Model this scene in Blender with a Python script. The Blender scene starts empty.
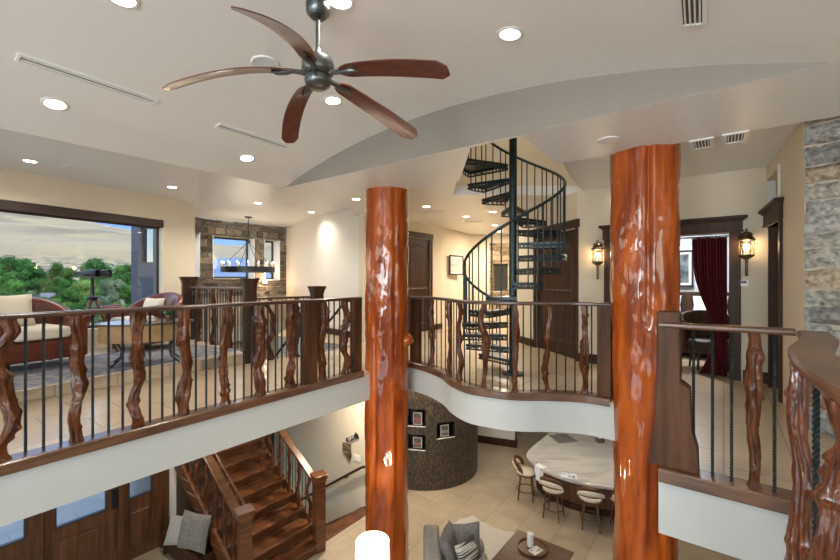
import bpy, math, random
from mathutils import Vector, Matrix, noise
from mathutils.geometry import tessellate_polygon
random.seed(7)
PI = math.pi
SC = bpy.context.scene
COL = SC.collection

# ------------------------------------------------------------------ camera, world, sun, exposure
F, EZ = 405.0, 1.37
cd = bpy.data.cameras.new('camera'); cam = bpy.data.objects.new('camera', cd); COL.objects.link(cam)
cam.location = (0, 0, EZ); cam.rotation_euler = (PI/2, 0, 0)
cd.sensor_width = 36.0; cd.lens = 36.0*F/840.0; cd.clip_end = 9000; cd.clip_start = 0.05
SC.camera = cam
W = bpy.data.worlds.new('world'); SC.world = W; W.use_nodes = True
wn = W.node_tree.nodes; wl = W.node_tree.links
sky = wn.new('ShaderNodeTexSky'); sky.sky_type = 'NISHITA'; sky.sun_disc = False
sky.sun_elevation = math.radians(52); sky.sun_rotation = math.radians(150); sky.air_density = 1.0; sky.dust_density = 0.3; sky.ozone_density = 2.0
wn['Background'].inputs['Strength'].default_value = 0.34
wl.new(sky.outputs[0], wn['Background'].inputs[0])
sd = bpy.data.lights.new('sun', 'SUN'); so = bpy.data.objects.new('sun', sd); COL.objects.link(so)
sd.energy = 1.7; sd.angle = 0.01; sd.color = (1, .95, .86)
so.rotation_euler = Vector((0.62, -0.42, 0.9)).to_track_quat('Z', 'Y').to_euler()
vs = SC.view_settings; vs.view_transform = 'Standard'; vs.look = 'None'; vs.gamma = 1.0; vs.exposure = 0.9; vs.use_curve_mapping = False
SPOT_UP, SPOT_LOW = 53.0, 40.0
WARM = (1.0, .84, .64); WARM2 = (1.0, .93, .83)
U = Vector((.6, .8)); V = Vector((-.8, .6))
A0 = Vector((-2.027, 6.07)); VW, VR = 5.83, .46
ZC, ZL, ZM = 2.75, 3.07, 2.87          # soffit, left ceiling, middle ceiling
LOW, SLAB = -3.23, -.42
def ab(a, b): p = A0 + a*(-V) + b*U; return (p.x, p.y)
def area(name, loc, direction, sx, sy, power, color):
    l = bpy.data.lights.new(name, 'AREA'); l.shape = 'RECTANGLE'; l.size = sx; l.size_y = sy; l.energy = power; l.color = color
    o = bpy.data.objects.new(name, l); COL.objects.link(o); o.location = loc
    o.rotation_euler = Vector(direction).to_track_quat('-Z', 'Z').to_euler(); return o
# fill lamps added inside unseen rear window openings, tilted up to brighten ceilings
for i, (a0, a1) in enumerate(((.3, 2.7), (3.1, 5.5), (-2.2, -.2), (6.3, 8.6))):
    p = ab((a0+a1)/2, -8.95)
    area('window_fill', (p[0], p[1], 1.45), (.6, .8, .55), a1-a0-.1, 2.2, (14, 135, 8, 150)[i], (.84, .92, 1))
for i, (a0, a1) in enumerate(((.3, 2.7), (3.1, 5.5))):
    p = ab((a0+a1)/2, -8.95)
    area('window_fill', (p[0], p[1], -1.7), (.6, .8, .45), a1-a0-.1, 2.2, 24, (.88, .94, 1))

area('window_fill', (-9.92, -.9, 1.55), (.893, -.45, .45), 5.2, 2.0, 80, (.80, .90, 1))  # added lamp in an unseen left window, brightens the flat ceiling

# ------------------------------------------------------------------ helpers
def at(px, py, z):
    D = (EZ-z)*F/(py-280.0); return Vector(((px-420)/F*D, D))
def atD(px, py, D): return Vector(((px-420)/F*D, D, EZ-(py-280)*D/F))
def on_line(px, p, d):                         # plan point where the sight line of column px meets the line p + s d
    k = (px-420)/F; s = (k*p[1]-p[0])/(d[0]-k*d[1]); return s
def tag(o, label=None, cat=None, group=None, kind=None):
    if label: o['label'] = label
    if cat: o['category'] = cat
    if group: o['group'] = group
    if kind: o['kind'] = kind
    return o
def empty(name, loc, label, cat, group=None, rz=0, kind=None):
    o = bpy.data.objects.new(name, None); COL.objects.link(o); o.empty_display_size = .1
    o.location = loc; o.rotation_euler = (0, 0, rz); return tag(o, label, cat, group, kind)
def shell(name, loc=(0, 0, 0), rz=0):
    o = bpy.data.objects.new(name, None); COL.objects.link(o); o.location = loc; o.rotation_euler = (0, 0, rz); o['kind'] = 'structure'; return o

class MB:
    def __init__(s): s.v = []; s.f = []; s.c = None; s.loc = Vector((0, 0, 0))
    def add(s, vs_, fs): n = len(s.v); s.v += [tuple(p) for p in vs_]; s.f += [tuple(i+n for i in q) for q in fs]; return s
    def box(s, c, d, rz=0, tilt=None):
        M = Matrix.Rotation(rz, 3, 'Z')
        if tilt is not None: M = M @ tilt
        c = Vector(c); P = []
        for z in (-.5, .5):
            for x, y in ((-.5, -.5), (.5, -.5), (.5, .5), (-.5, .5)): P.append(c + M @ Vector((x*d[0], y*d[1], z*d[2])))
        return s.add(P, [(3, 2, 1, 0), (4, 5, 6, 7), (0, 1, 5, 4), (1, 2, 6, 5), (2, 3, 7, 6), (3, 0, 4, 7)])
    def bx(s, x0, x1, y0, y1, z0, z1): return s.box(((x0+x1)/2, (y0+y1)/2, (z0+z1)/2), (abs(x1-x0), abs(y1-y0), abs(z1-z0)))
    def prism(s, poly, z0, z1, holes=()):
        loops = [[Vector((p[0], p[1], 0)) for p in l] for l in [poly]+list(holes)]
        tris = tessellate_polygon(loops); flat = [p for l in loops for p in l]; n = len(flat)
        V_ = [(p.x, p.y, z0) for p in flat]+[(p.x, p.y, z1) for p in flat]; Fc = []
        for t in tris:
            a, b, c = [flat[i] for i in t]
            up = (b-a).cross(c-a).z > 0
            t = tuple(t) if up else tuple(reversed(t))
            Fc.append(tuple(i+n for i in t)); Fc.append(tuple(reversed(t)))
        k = 0
        for li, l in enumerate(loops):
            m = len(l); ar = sum(l[i].x*l[(i+1) % m].y-l[(i+1) % m].x*l[i].y for i in range(m))
            for i in range(m):
                a, b = k+i, k+(i+1) % m
                q = (a, b, b+n, a+n)
                if (ar > 0) != (li == 0): q = tuple(reversed(q))
                Fc.append(q)
            k += m
        return s.add(V_, Fc)
    def tube(s, path, r, n=8, cap=True, sq=False, twist=0.0):
        P = [Vector(p) for p in path]; m = len(P); R = r if isinstance(r, (list, tuple)) else [r]*m
        V_ = []; ref = None
        for i in range(m):
            t = (P[min(i+1, m-1)]-P[max(i-1, 0)]).normalized()
            if ref is None: ref = Vector((0, 0, 1)) if abs(t.z) < .9 else Vector((1, 0, 0))
            x = ref-t*ref.dot(t)
            if x.length < 1e-5: x = t.orthogonal()
            x.normalize(); y = t.cross(x); ref = x
            for j in range(n):
                a = 2*PI*(j+(.5 if sq else 0))/n+twist*i; V_.append(P[i]+x*math.cos(a)*R[i]+y*math.sin(a)*R[i])
        Fc = [(i*n+j, i*n+(j+1) % n, (i+1)*n+(j+1) % n, (i+1)*n+j) for i in range(m-1) for j in range(n)]
        if cap: Fc += [tuple(reversed(range(n))), tuple(range((m-1)*n, m*n))]
        return s.add(V_, Fc)
    def lathe(s, prof, c=(0, 0, 0), n=24, cap=True):
        c = Vector(c); m = len(prof)
        V_ = [c+Vector((r*math.cos(2*PI*j/n), r*math.sin(2*PI*j/n), z)) for r, z in prof for j in range(n)]
        Fc = [(i*n+j, i*n+(j+1) % n, (i+1)*n+(j+1) % n, (i+1)*n+j) for i in range(m-1) for j in range(n)]
        if cap and prof[0][0] > 1e-4: Fc.append(tuple(reversed(range(n))))
        if cap and prof[-1][0] > 1e-4: Fc.append(tuple(range((m-1)*n, m*n)))
        return s.add(V_, Fc)
    def sweep(s, path, prof, z=0.0):            # profile (left offset, height) along a plan path
        m = len(path); k = len(prof); V_ = []
        zs = z if isinstance(z, (list, tuple)) else [z]*m
        for i in range(m):
            a = Vector(path[max(i-1, 0)][:2]); b = Vector(path[min(i+1, m-1)][:2]); p = Vector(path[i][:2])
            t = (b-a).normalized(); nl = Vector((-t.y, t.x)); sc = 1.0
            if 0 < i < m-1:
                t1 = (p-a).normalized(); sc = 1/max(.5, abs(t1.dot(t)))
            for (o, h) in prof: V_.append((p.x+nl.x*o*sc, p.y+nl.y*o*sc, zs[i]+h))
        Fc = [(i*k+j, (i+1)*k+j, (i+1)*k+(j+1) % k, i*k+(j+1) % k) for i in range(m-1) for j in range(k)]
        Fc += [tuple(range(k)), tuple(reversed(range((m-1)*k, m*k)))]
        return s.add(V_, Fc)
    def surf(s, fn, nu, nv, closed_u=False):
        V_ = [fn(i/(nu if closed_u else nu-1), j/(nv-1)) for j in range(nv) for i in range(nu)]
        Fc = []
        for j in range(nv-1):
            for i in range(nu if closed_u else nu-1):
                i2 = (i+1) % nu; Fc.append((j*nu+i, j*nu+i2, (j+1)*nu+i2, (j+1)*nu+i))
        return s.add(V_, Fc)
    def build(s, name, mat, parent=None, smooth=None, bevel=0, world=False, seg=2, cols=None, solid=0, sub=0):
        me = bpy.data.meshes.new(name)
        V_ = s.v
        if world and parent is not None:
            L = parent.location; V_ = [(p[0]-L.x, p[1]-L.y, p[2]-L.z) for p in V_]
        me.from_pydata(V_, [], s.f); me.materials.append(mat)
        if cols is not None:
            at_ = me.color_attributes.new('Col', 'FLOAT_COLOR', 'POINT')
            for i, c in enumerate(cols): at_.data[i].color = (*c, 1)
        me.update()
        import bmesh as _b
        bm = _b.new(); bm.from_mesh(me); _b.ops.recalc_face_normals(bm, faces=bm.faces) if s.loc is not None else None; bm.to_mesh(me); bm.free()
        if smooth is not None:
            me.shade_smooth()
            if smooth < 179: me.set_sharp_from_angle(angle=math.radians(smooth))
        o = bpy.data.objects.new(name, me); COL.objects.link(o)
        if parent is not None: o.parent = parent
        if solid:
            m = o.modifiers.new('solid', 'SOLIDIFY'); m.thickness = solid; m.offset = 0
        if bevel:
            m = o.modifiers.new('bevel', 'BEVEL'); m.width = bevel; m.segments = seg; m.limit_method = 'ANGLE'
        if sub:
            m = o.modifiers.new('sub', 'SUBSURF'); m.levels = sub; m.render_levels = sub
        return o
def struct(name, mb, mat, parent=None, **k):
    o = mb.build(name, mat, parent, **k)
    if parent is None: o['kind'] = 'structure'
    return o
def copy_tree(o, parent=None):
    c = o.copy(); COL.objects.link(c)
    if parent is not None: c.parent = parent
    for ch in list(o.children): copy_tree(ch, c)
    return c

# ------------------------------------------------------------------ materials
def nodes(name):
    m = bpy.data.materials.new(name); m.use_nodes = True
    return m, m.node_tree.nodes, m.node_tree.links, m.node_tree.nodes['Principled BSDF']
def pmat(name, col, rough=.5, metal=0, coat=0, col2=None, scale=(6, 6, 6), detail=4, lo=.35, hi=.65, bump=0, bscale=None, spec=.5, distort=0, crough=.05):
    m, n, l, b = nodes(name)
    b.inputs['Base Color'].default_value = (*col, 1); b.inputs['Roughness'].default_value = rough; b.inputs['Metallic'].default_value = metal
    b.inputs['Coat Weight'].default_value = coat; b.inputs['Coat Roughness'].default_value = crough
    b.inputs['Specular IOR Level'].default_value = spec
    if col2 or bump:
        tc = n.new('ShaderNodeTexCoord'); mp = n.new('ShaderNodeMapping'); mp.inputs['Scale'].default_value = scale
        l.new(tc.outputs['Object'], mp.inputs[0])
        nz = n.new('ShaderNodeTexNoise'); nz.inputs['Scale'].default_value = 1; nz.inputs['Detail'].default_value = detail; nz.inputs['Distortion'].default_value = distort
        l.new(mp.outputs[0], nz.inputs['Vector'])
    if col2:
        r = n.new('ShaderNodeValToRGB'); r.color_ramp.elements[0].position = lo; r.color_ramp.elements[1].position = hi
        r.color_ramp.elements[0].color = (*col, 1); r.color_ramp.elements[1].color = (*col2, 1)
        l.new(nz.outputs[0], r.inputs[0]); l.new(r.outputs[0], b.inputs['Base Color'])
    if bump:
        bn = n.new('ShaderNodeBump'); bn.inputs['Strength'].default_value = bump; bn.inputs['Distance'].default_value = .02
        src = nz
        if bscale:
            mp2 = n.new('ShaderNodeMapping'); mp2.inputs['Scale'].default_value = bscale; l.new(tc.outputs['Object'], mp2.inputs[0])
            src = n.new('ShaderNodeTexNoise'); src.inputs['Scale'].default_value = 1; src.inputs['Detail'].default_value = 3; l.new(mp2.outputs[0], src.inputs['Vector'])
        l.new(src.outputs[0], bn.inputs['Height']); l.new(bn.outputs[0], b.inputs['Normal'])
    return m
def emat(name, col, st):
    m, n, l, b = nodes(name); b.inputs['Base Color'].default_value = (*col, 1); b.inputs['Emission Color'].default_value = (*col, 1); b.inputs['Emission Strength'].default_value = st
    return m
def tile_mat(name, c1, c2, mortar, size, rough, msize=.006, rot=53.13, offset=.5):
    m, n, l, b = nodes(name)
    tc = n.new('ShaderNodeTexCoord'); mp = n.new('ShaderNodeMapping'); mp.inputs['Rotation'].default_value = (0, 0, math.radians(-rot))
    l.new(tc.outputs['Object'], mp.inputs[0])
    br = n.new('ShaderNodeTexBrick'); br.offset = offset; br.inputs['Scale'].default_value = 1; br.inputs['Brick Width'].default_value = size[0]; br.inputs['Row Height'].default_value = size[1]
    br.inputs['Mortar Size'].default_value = msize; br.inputs['Mortar Smooth'].default_value = .1; br.inputs['Color1'].default_value = (*c1, 1); br.inputs['Color2'].default_value = (*c2, 1); br.inputs['Mortar'].default_value = (*mortar, 1)
    l.new(mp.outputs[0], br.inputs['Vector'])
    nz = n.new('ShaderNodeTexNoise'); nz.inputs['Scale'].default_value = 3; nz.inputs['Detail'].default_value = 6; l.new(tc.outputs['Object'], nz.inputs['Vector'])
    mr = n.new('ShaderNodeMapRange'); mr.inputs[3].default_value = .78; mr.inputs[4].default_value = 1.2; l.new(nz.outputs[0], mr.inputs[0])
    mx = n.new('ShaderNodeMix'); mx.data_type = 'RGBA'; mx.blend_type = 'MULTIPLY'; mx.inputs['Factor'].default_value = 1
    l.new(br.outputs['Color'], mx.inputs['A']); l.new(mr.outputs[0], mx.inputs['B']); l.new(mx.outputs['Result'], b.inputs['Base Color'])
    b.inputs['Roughness'].default_value = rough
    return m
def attr_mat(name, rough, bump, bscale, amt=.5):
    m, n, l, b = nodes(name); a = n.new('ShaderNodeVertexColor'); a.layer_name = 'Col'
    tc = n.new('ShaderNodeTexCoord'); nz = n.new('ShaderNodeTexNoise'); nz.inputs['Scale'].default_value = bscale; nz.inputs['Detail'].default_value = 8; l.new(tc.outputs['Object'], nz.inputs['Vector'])
    mr = n.new('ShaderNodeMapRange'); mr.inputs[1].default_value = .3; mr.inputs[2].default_value = .7; mr.inputs[3].default_value = 1-amt; mr.inputs[4].default_value = 1+amt; l.new(nz.outputs[0], mr.inputs[0])
    mx = n.new('ShaderNodeMix'); mx.data_type = 'RGBA'; mx.blend_type = 'MULTIPLY'; mx.inputs['Factor'].default_value = 1
    l.new(a.outputs[0], mx.inputs['A']); l.new(mr.outputs[0], mx.inputs['B']); l.new(mx.outputs['Result'], b.inputs['Base Color'])
    bn = n.new('ShaderNodeBump'); bn.inputs['Strength'].default_value = bump; bn.inputs['Distance'].default_value = .03; l.new(nz.outputs[0], bn.inputs['Height']); l.new(bn.outputs[0], b.inputs['Normal'])
    b.inputs['Roughness'].default_value = rough; return m
def glass_mat(name, tint=(1, 1, 1), refl=.08):
    m, n, l, b = nodes(name); n.remove(b)
    t = n.new('ShaderNodeBsdfTransparent'); t.inputs[0].default_value = (*tint, 1); g = n.new('ShaderNodeBsdfGlossy'); g.inputs['Roughness'].default_value = .02
    mx = n.new('ShaderNodeMixShader'); mx.inputs[0].default_value = refl; l.new(t.outputs[0], mx.inputs[1]); l.new(g.outputs[0], mx.inputs[2]); l.new(mx.outputs[0], n['Material Output'].inputs[0]); return m
M = {}
M['wall'] = pmat('wall_paint', (.70, .61, .465), .75, bump=.05, scale=(9, 9, 9))
M['wall_white'] = pmat('wall_paint_white', (.76, .71, .63), .6, bump=.05, scale=(9, 9, 9))
M['lunette'] = pmat('taupe_lunette_shade', (.275, .245, .205), .6, bump=.05, scale=(3, 3, 3))  # taupe darkens the arch face in place of missing shade
M['ceiling'] = pmat('ceiling_plaster', (.80, .80, .775), .36, bump=.06, scale=(2.2, 2.2, 2.2), spec=.4)
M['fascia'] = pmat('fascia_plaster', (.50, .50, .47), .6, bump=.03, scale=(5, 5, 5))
M['tile'] = tile_mat('floor_tile', (.56, .43, .285), (.50, .38, .245), (.27, .21, .15), (.62, .42), .28)
M['tile_low'] = tile_mat('floor_tile_pale', (.43, .36, .27), (.37, .305, .225), (.26, .215, .16), (.92, .61), .3)
M['trim_wood'] = pmat('trim_wood', (.085, .038, .020), .3, coat=.5, col2=(.17, .080, .042), scale=(3, 3, 30), bump=0, crough=.2)
M['rail_wood'] = pmat('rail_wood', (.038, .017, .010), .33, coat=.4, col2=(.085, .038, .021), scale=(4, 4, 40), crough=.2)
M['light_wood'] = pmat('handrail_wood', (.075, .032, .013), .36, coat=.3, col2=(.155, .066, .027), scale=(5, 5, 40), crough=.2)
M['post_wood'] = pmat('post_wood', (.050, .020, .009), .5, spec=.2, col2=(.105, .043, .018), scale=(14, 14, 1.4))
M['dark_wood'] = pmat('dark_door_wood', (.030, .014, .007), .5, spec=.25, col2=(.068, .029, .013), scale=(16, 16, 1.2))
M['entry_wood'] = pmat('entry_door_wood', (.06, .022, .009), .4, coat=.25, col2=(.13, .052, .022), scale=(14, 14, 1.5))
M['stair_wood'] = pmat('stair_wood', (.065, .020, .007), .3, coat=.4, col2=(.17, .06, .02), scale=(5, 5, 30), distort=.4, crough=.2)
M['log'] = pmat('varnished_log', (.15, .018, .002), .4, spec=.15, coat=1, col2=(.50, .10, .007), scale=(6, 6, .8), detail=7, lo=.30, hi=.66, bump=.30, bscale=(16, 16, 9), distort=1.2, crough=.05)
M['branch'] = pmat('varnished_branch', (.035, .009, .003), .45, spec=.2, coat=.3, col2=(.135, .038, .009), scale=(30, 30, 5), detail=5, bump=.3, bscale=(70, 70, 10), crough=.12)
M['branch_near'] = pmat('varnished_branch_near', (.045, .010, .004), .4, spec=.2, coat=.8, col2=(.155, .042, .012), scale=(55, 55, 5), detail=6, bump=.55, bscale=(90, 90, 7), distort=1.2, crough=.08)
M['iron'] = pmat('black_iron', (.016, .020, .022), .38, metal=.55, col2=(.035, .045, .047), scale=(20, 20, 20))
M['spiral_iron'] = pmat('spiral_iron', (.012, .021, .024), .36, metal=.5, col2=(.028, .045, .048), scale=(20, 20, 20))
M['fan_metal'] = pmat('fan_pewter', (.10, .11, .11), .3, metal=.9, col2=(.17, .18, .17), scale=(12, 12, 12))
M['fan_blade'] = pmat('fan_blade_wood', (.065, .010, .006), .3, coat=.5, col2=(.13, .026, .013), scale=(3, 26, 26), crough=.22)
M['white_metal'] = pmat('white_trim', (.78, .77, .74), .4)
M['vent_dark'] = pmat('vent_dark', (.10, .085, .07), .7)
M['mortar'] = pmat('mortar', (.42, .36, .29), .9, bump=.3, scale=(40, 40, 40))
M['stone'] = attr_mat('rough_stone', .85, .5, 14, .4)
M['stone_near'] = attr_mat('rough_stone_near', .8, .9, 22, .55)
M['slate'] = pmat('ledger_mosaic', (.035, .028, .022), .42, col2=(.20, .145, .085), scale=(46, 46, 13), detail=3, lo=.46, hi=.78, bump=.5, bscale=(40, 40, 12))
M['marble'] = pmat('marble', (.54, .54, .535), .12, col2=(.37, .37, .37), scale=(1.1, 3.4, 3), detail=10, lo=.40, hi=.72, distort=1.2)
M['leather'] = pmat('brown_leather', (.085, .017, .009), .32, coat=.2, col2=(.16, .034, .016), scale=(8, 8, 8), bump=.1, crough=.3)
M['cream'] = pmat('cream_fabric', (.72, .64, .52), .9, bump=.2, scale=(60, 60, 60))
M['grey_fabric'] = pmat('grey_fabric', (.27, .26, .24), .92, col2=(.34, .325, .305), scale=(40, 40, 40), bump=.25)
M['pillow_grey'] = pmat('pillow_grey', (.15, .138, .125), .9, col2=(.21, .195, .18), scale=(22, 22, 22), bump=.25)
M['tan'] = pmat('tan_hide', (.30, .17, .065), .55, col2=(.40, .24, .10), scale=(7, 7, 7), bump=.15)
M['table_dark'] = pmat('coffee_table_wood', (.075, .033, .016), .35, coat=.3, col2=(.125, .058, .028), scale=(4, 30, 30), crough=.3)
M['stool_wood'] = pmat('stool_wood', (.085, .036, .017), .4, coat=.2, col2=(.14, .06, .03), scale=(20, 20, 4))
M['bar_wood'] = pmat('bar_wood', (.10, .038, .015), .4, coat=.3, col2=(.20, .085, .035), scale=(14, 14, 1.5))
M['red_cloth'] = pmat('burgundy_cloth', (.085, .006, .010), .8, col2=(.12, .010, .016), scale=(30, 30, 4), spec=.2)
M['bed_white'] = pmat('white_linen', (.78, .80, .84), .9)
M['bed_wall'] = pmat('bedroom_paint', (.62, .64, .68), .8)
M['glass'] = glass_mat('window_glass', refl=.05)
M['lantern_glass'] = glass_mat('lantern_glass', (.92, .9, .86), .12)
M['frame_dark'] = pmat('window_frame', (.030, .032, .036), .45)
M['stucco'] = pmat('grey_stucco', (.07, .072, .085), .9, bump=.2, scale=(40, 40, 40))
M['shade_box'] = pmat('shade_box', (.055, .034, .026), .5)
M['brass'] = pmat('aged_bronze', (.13, .095, .05), .38, metal=.8, col2=(.20, .15, .085), scale=(14, 14, 14))
M['lamp'] = emat('lamp_lens', (1, .90, .74), 14)
M['flame'] = emat('flame', (1, .45, .15), 9)
M['candle_bulb'] = emat('candle_bulb', (1, .84, .6), 5)
M['shade_glow'] = emat('lampshade', (1, .88, .70), .5)
M['paper'] = pmat('paper', (.75, .73, .70), .7)
M['black'] = pmat('black_plastic', (.012, .012, .014), .4)
M['speaker'] = pmat('speaker_grille', (.62, .68, .74), .35)  # pale blue stands for the blue light falling on the speaker
M['rug'] = pmat('rug_wool', (.30, .27, .26), .95, col2=(.17, .18, .23), scale=(7, 7, 7), detail=2, lo=.47, hi=.53, bump=.3, bscale=(120, 120, 120))
M['rug_pale'] = pmat('shag_wool', (.56, .53, .48), .95, col2=(.47, .45, .42), scale=(26, 26, 26), bump=.7, bscale=(60, 60, 60))

# ------------------------------------------------------------------ structure: floors, slab, ceilings
HO = [(-12.3, -5.6), (-4.967, 8.94), (-6.74, 9.75), (-6.74, 10.2), (-4.34, 13.1), (-4.0, 15), (12, 15), (12, -9), (-12.3, -9)]
LP0, LD = Vector((-3.042, 2.934)), Vector((.590, .807))
def spline(pts, n=8):
    P = [Vector(p) for p in pts]; out = []
    for i in range(len(P)-1):
        p0, p1, p2, p3 = P[max(i-1, 0)], P[i], P[i+1], P[min(i+2, len(P)-1)]
        for k in range(n):
            t = k/n; out.append(.5*((2*p1)+(p2-p0)*t+(2*p0-5*p1+4*p2-p3)*t*t+(3*p1-p0-3*p2+p3)*t**3))
    out.append(P[-1]); return out
left_path = [LP0+LD*(-4.0), LP0+LD*3.74]
ctr_pts = [(-.36, 6.66), (-.155, 6.58), (.093, 6.29), (.318, 5.86), (.43, 5.42), (.60, 5.08), (.805, 4.93), (1.01, 4.82), (1.244, 4.775), (1.5, 4.77), (1.74, 4.74), (1.95, 4.67), (2.13, 4.54)]
ctr_path = spline(ctr_pts, 5)
NW = Vector((1.69, 2.87))
right_path = [NW, NW+Vector((.8, -.6))*.72]
near_pts = [right_path[1], (2.02, 2.16), (1.70, 1.87), (1.50, 1.64), (1.34, 1.43), (1.19, 1.20), (1.095, 1.03), (1.02, .8), (.98, .5), (.95, .2)]
near_path = spline(near_pts, 5)
VB0 = LP0+LD*(-9); 
void = [tuple(p) for p in [VB0]+left_path]+[tuple(p) for p in ctr_path]+[tuple(NW*1.47+Vector((.04, -.03)))]+[tuple(p) for p in right_path]+[tuple(p) for p in near_path[1:]]+[(-2.2, -4.0), (-5.5, -8.6)]
SN = Vector((-1.72, 6.9))                                     # right newel of the lower flight
def st(u, t): p = SN+U*u+V*t; return (p.x, p.y)
hole_stair = [(-4.72, 8.42), (-2.9, 6.80), st(.44, .575), st(1.376, .575), st(1.376, 3.3), (-3.9, 12.2), (-4.34, 13.0), (-6.6, 10.2), (-6.6, 9.75), (-4.97, 9.0)]
struct('floor', MB().prism(HO, -.03, 0, [void, hole_stair]), M['tile'])
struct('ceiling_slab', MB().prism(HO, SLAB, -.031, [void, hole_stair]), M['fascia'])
plat = [tuple(p) for p in [at(8, 402.5, 0)-U*9, at(206, 370, 0), (-2.86, 6.66), (-2.95, 6.78), (-4.75, 8.45), (-4.967, 8.94)]]+[(-10.6, -2.25)]
struct('floor_seating', MB().prism(plat, .001, .16), M['tile'])
base_hole = [st(.02, .08), st(1.42, .08), st(1.42, 3.3), st(.02, 3.3)]
struct('floor_lower', MB().prism([(-16, 16), (-16, -9.5), (12, -9.5), (12, 16)], LOW-.2, LOW, [base_hole]), M['tile_low'])

def vz(a): 
    R = ((VW/2)**2+VR**2)/(2*VR); return ZC+VR-R+math.sqrt(R*R-(a-VW/2)**2)
mb = MB(); mb.surf(lambda i, j: (*ab(VW*i, -14*j), vz(VW*i)), 49, 3)
mb.add([(*ab(0, 0), ZC), (*ab(0, -14), ZC), (*ab(0, -14), ZL+.05), (*ab(0, 0), ZL+.05)], [(0, 1, 2, 3)])
struct('ceiling_vault', mb, M['ceiling'], smooth=30)
struct('ceiling_beam', MB().prism([ab(0, 0), ab(13, 0), ab(13, 1.2), ab(3.68, 1.2), ab(3.72, .06), ab(3.15, .06), ab(2.32, 1.2), ab(0, 1.2)], ZC, ZC+.75), M['ceiling'])
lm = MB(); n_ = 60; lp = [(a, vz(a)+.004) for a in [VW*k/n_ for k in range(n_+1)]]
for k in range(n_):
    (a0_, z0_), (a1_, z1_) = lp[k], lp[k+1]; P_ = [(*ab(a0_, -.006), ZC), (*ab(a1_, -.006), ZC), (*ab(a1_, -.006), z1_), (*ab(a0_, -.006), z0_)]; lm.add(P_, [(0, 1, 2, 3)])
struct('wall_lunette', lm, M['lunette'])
LC = [ab(0, -14), ab(0, 0), ab(0, 1.2), (-1.55, 9.6), (-1.55, 15), (-4.0, 15), (-4.34, 13.1), (-6.74, 10.2), (-6.74, 9.75), (-4.967, 8.94), (-12.3, -5.6), (-12.3, -9)]
struct('ceiling_left', MB().prism(LC, ZL, ZL+.15), M['ceiling'])
CC = [ab(0, 1.2), ab(2.32, 1.2), (.58, 7.15), (2.95, 7.15), (2.22, 5.95), ab(3.68, 1.2), ab(13, 1.2), (14, 15), (-1.55, 15), (-1.55, 9.6)]
struct('ceiling', MB().prism(CC, ZM, ZM+.16), M['ceiling'])
struct('ceiling_right', MB().prism([ab(VW, 0), ab(13, 0), ab(13, -14), ab(VW, -14)], ZC, ZC+.15), M['ceiling'])
mb = MB()
up_box = [(.4, 7.45), ab(2.2, 1.22), ab(3.1, .03), ab(3.8, .03), ab(3.8, 1.2), (2.4, 5.9), (3.25, 7.45)]
for i in range(len(up_box)):
    p, q = up_box[i], up_box[(i+1) % len(up_box)]
    mb.add([(*p, ZM+.17), (*q, ZM+.17), (*q, 5.4), (*p, 5.4)], [(0, 1, 2, 3)])
mb.prism(up_box, 5.4, 5.5)
struct('wall_upstairs', mb, M['wall'])

# ------------------------------------------------------------------ walls
def wall(name, p0, p1, z0, z1, mat, th=.2, openings=(), link=True):
    p0, p1 = Vector(p0[:2]), Vector(p1[:2]); L = (p1-p0).length; d = (p1-p0)/L; nrm = Vector((-d.y, d.x))
    xs = sorted({0, L, *[o[0] for o in openings], *[o[1] for o in openings]}); zs = sorted({z0, z1, *[o[2] for o in openings], *[o[3] for o in openings]})
    mb = MB()
    for i in range(len(xs)-1):
        for j in range(len(zs)-1):
            cx, cz = (xs[i]+xs[i+1])/2, (zs[j]+zs[j+1])/2
            if any(o[0] < cx < o[1] and o[2] < cz < o[3] for o in openings): continue
            a, b = p0+d*xs[i], p0+d*xs[i+1]
            mb.prism([tuple(a), tuple(b), tuple(b+nrm*th), tuple(a+nrm*th)], zs[j], zs[j+1])
    return struct(name, mb, mat) if link else mb
def local_shell(name, p0, p1, z=0):
    d = Vector(p1[:2])-Vector(p0[:2]); return shell(name, (p0[0], p0[1], z), math.atan2(d.y, d.x)), d.length
def window(n, p0, p1, z0, z1, depth=.1, bars=(), fw=.05, mat='frame_dark'):
    r, L = local_shell('window_%d' % n, p0, p1, z0); h = z1-z0
    mb = MB(); y0, y1 = depth, depth+.06
    for x0, x1, a, b in ((0, fw, 0, h), (L-fw, L, 0, h), (fw, L-fw, 0, fw), (fw, L-fw, h-fw, h)): mb.bx(x0, x1, y0, y1, a, b)
    for x in bars: mb.bx(x-fw/2, x+fw/2, y0, y1, fw, h-fw)
    mb.build('window_frame', M[mat], r); MB().bx(fw, L-fw, y0+.025, y0+.033, fw, h-fw).build('pane', M['glass'], r); return r
WD = Vector((.450, .893)); WP1 = Vector((-4.967, 8.94)); WP0 = WP1-WD*16
wa, wb = 8.2, 16-.694
wall('wall_left', WP0, WP1, -.03, ZL, M['wall'], .28, [(wa, wb, .5, 2.6), (2.0, 7.4, .5, 2.6)])
window(20, WP0+WD*2.0, WP0+WD*7.4, .5, 2.6, .14, bars=(1.8, 3.6))  # unseen window added to bring light to the left ceiling
window(1, WP0+WD*wa, WP0+WD*wb, .5, 2.6, .14, bars=(3.6,))
r = empty('roller_shade', (*(WP0+WD*wa), 2.44), 'dark brown roller shade box across the top of the large left picture window', 'window shade', rz=math.atan2(WD.y, WD.x))
MB().bx(0, wb-wa, -.03, .11, .005, .155).build('shade_cassette', M['shade_box'], r, bevel=.008); MB().tube([(0.04, .06, -.012), (wb-wa-.04, .06, -.012)], .018, 10).build('hem_bar', M['shade_box'], r)
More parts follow.
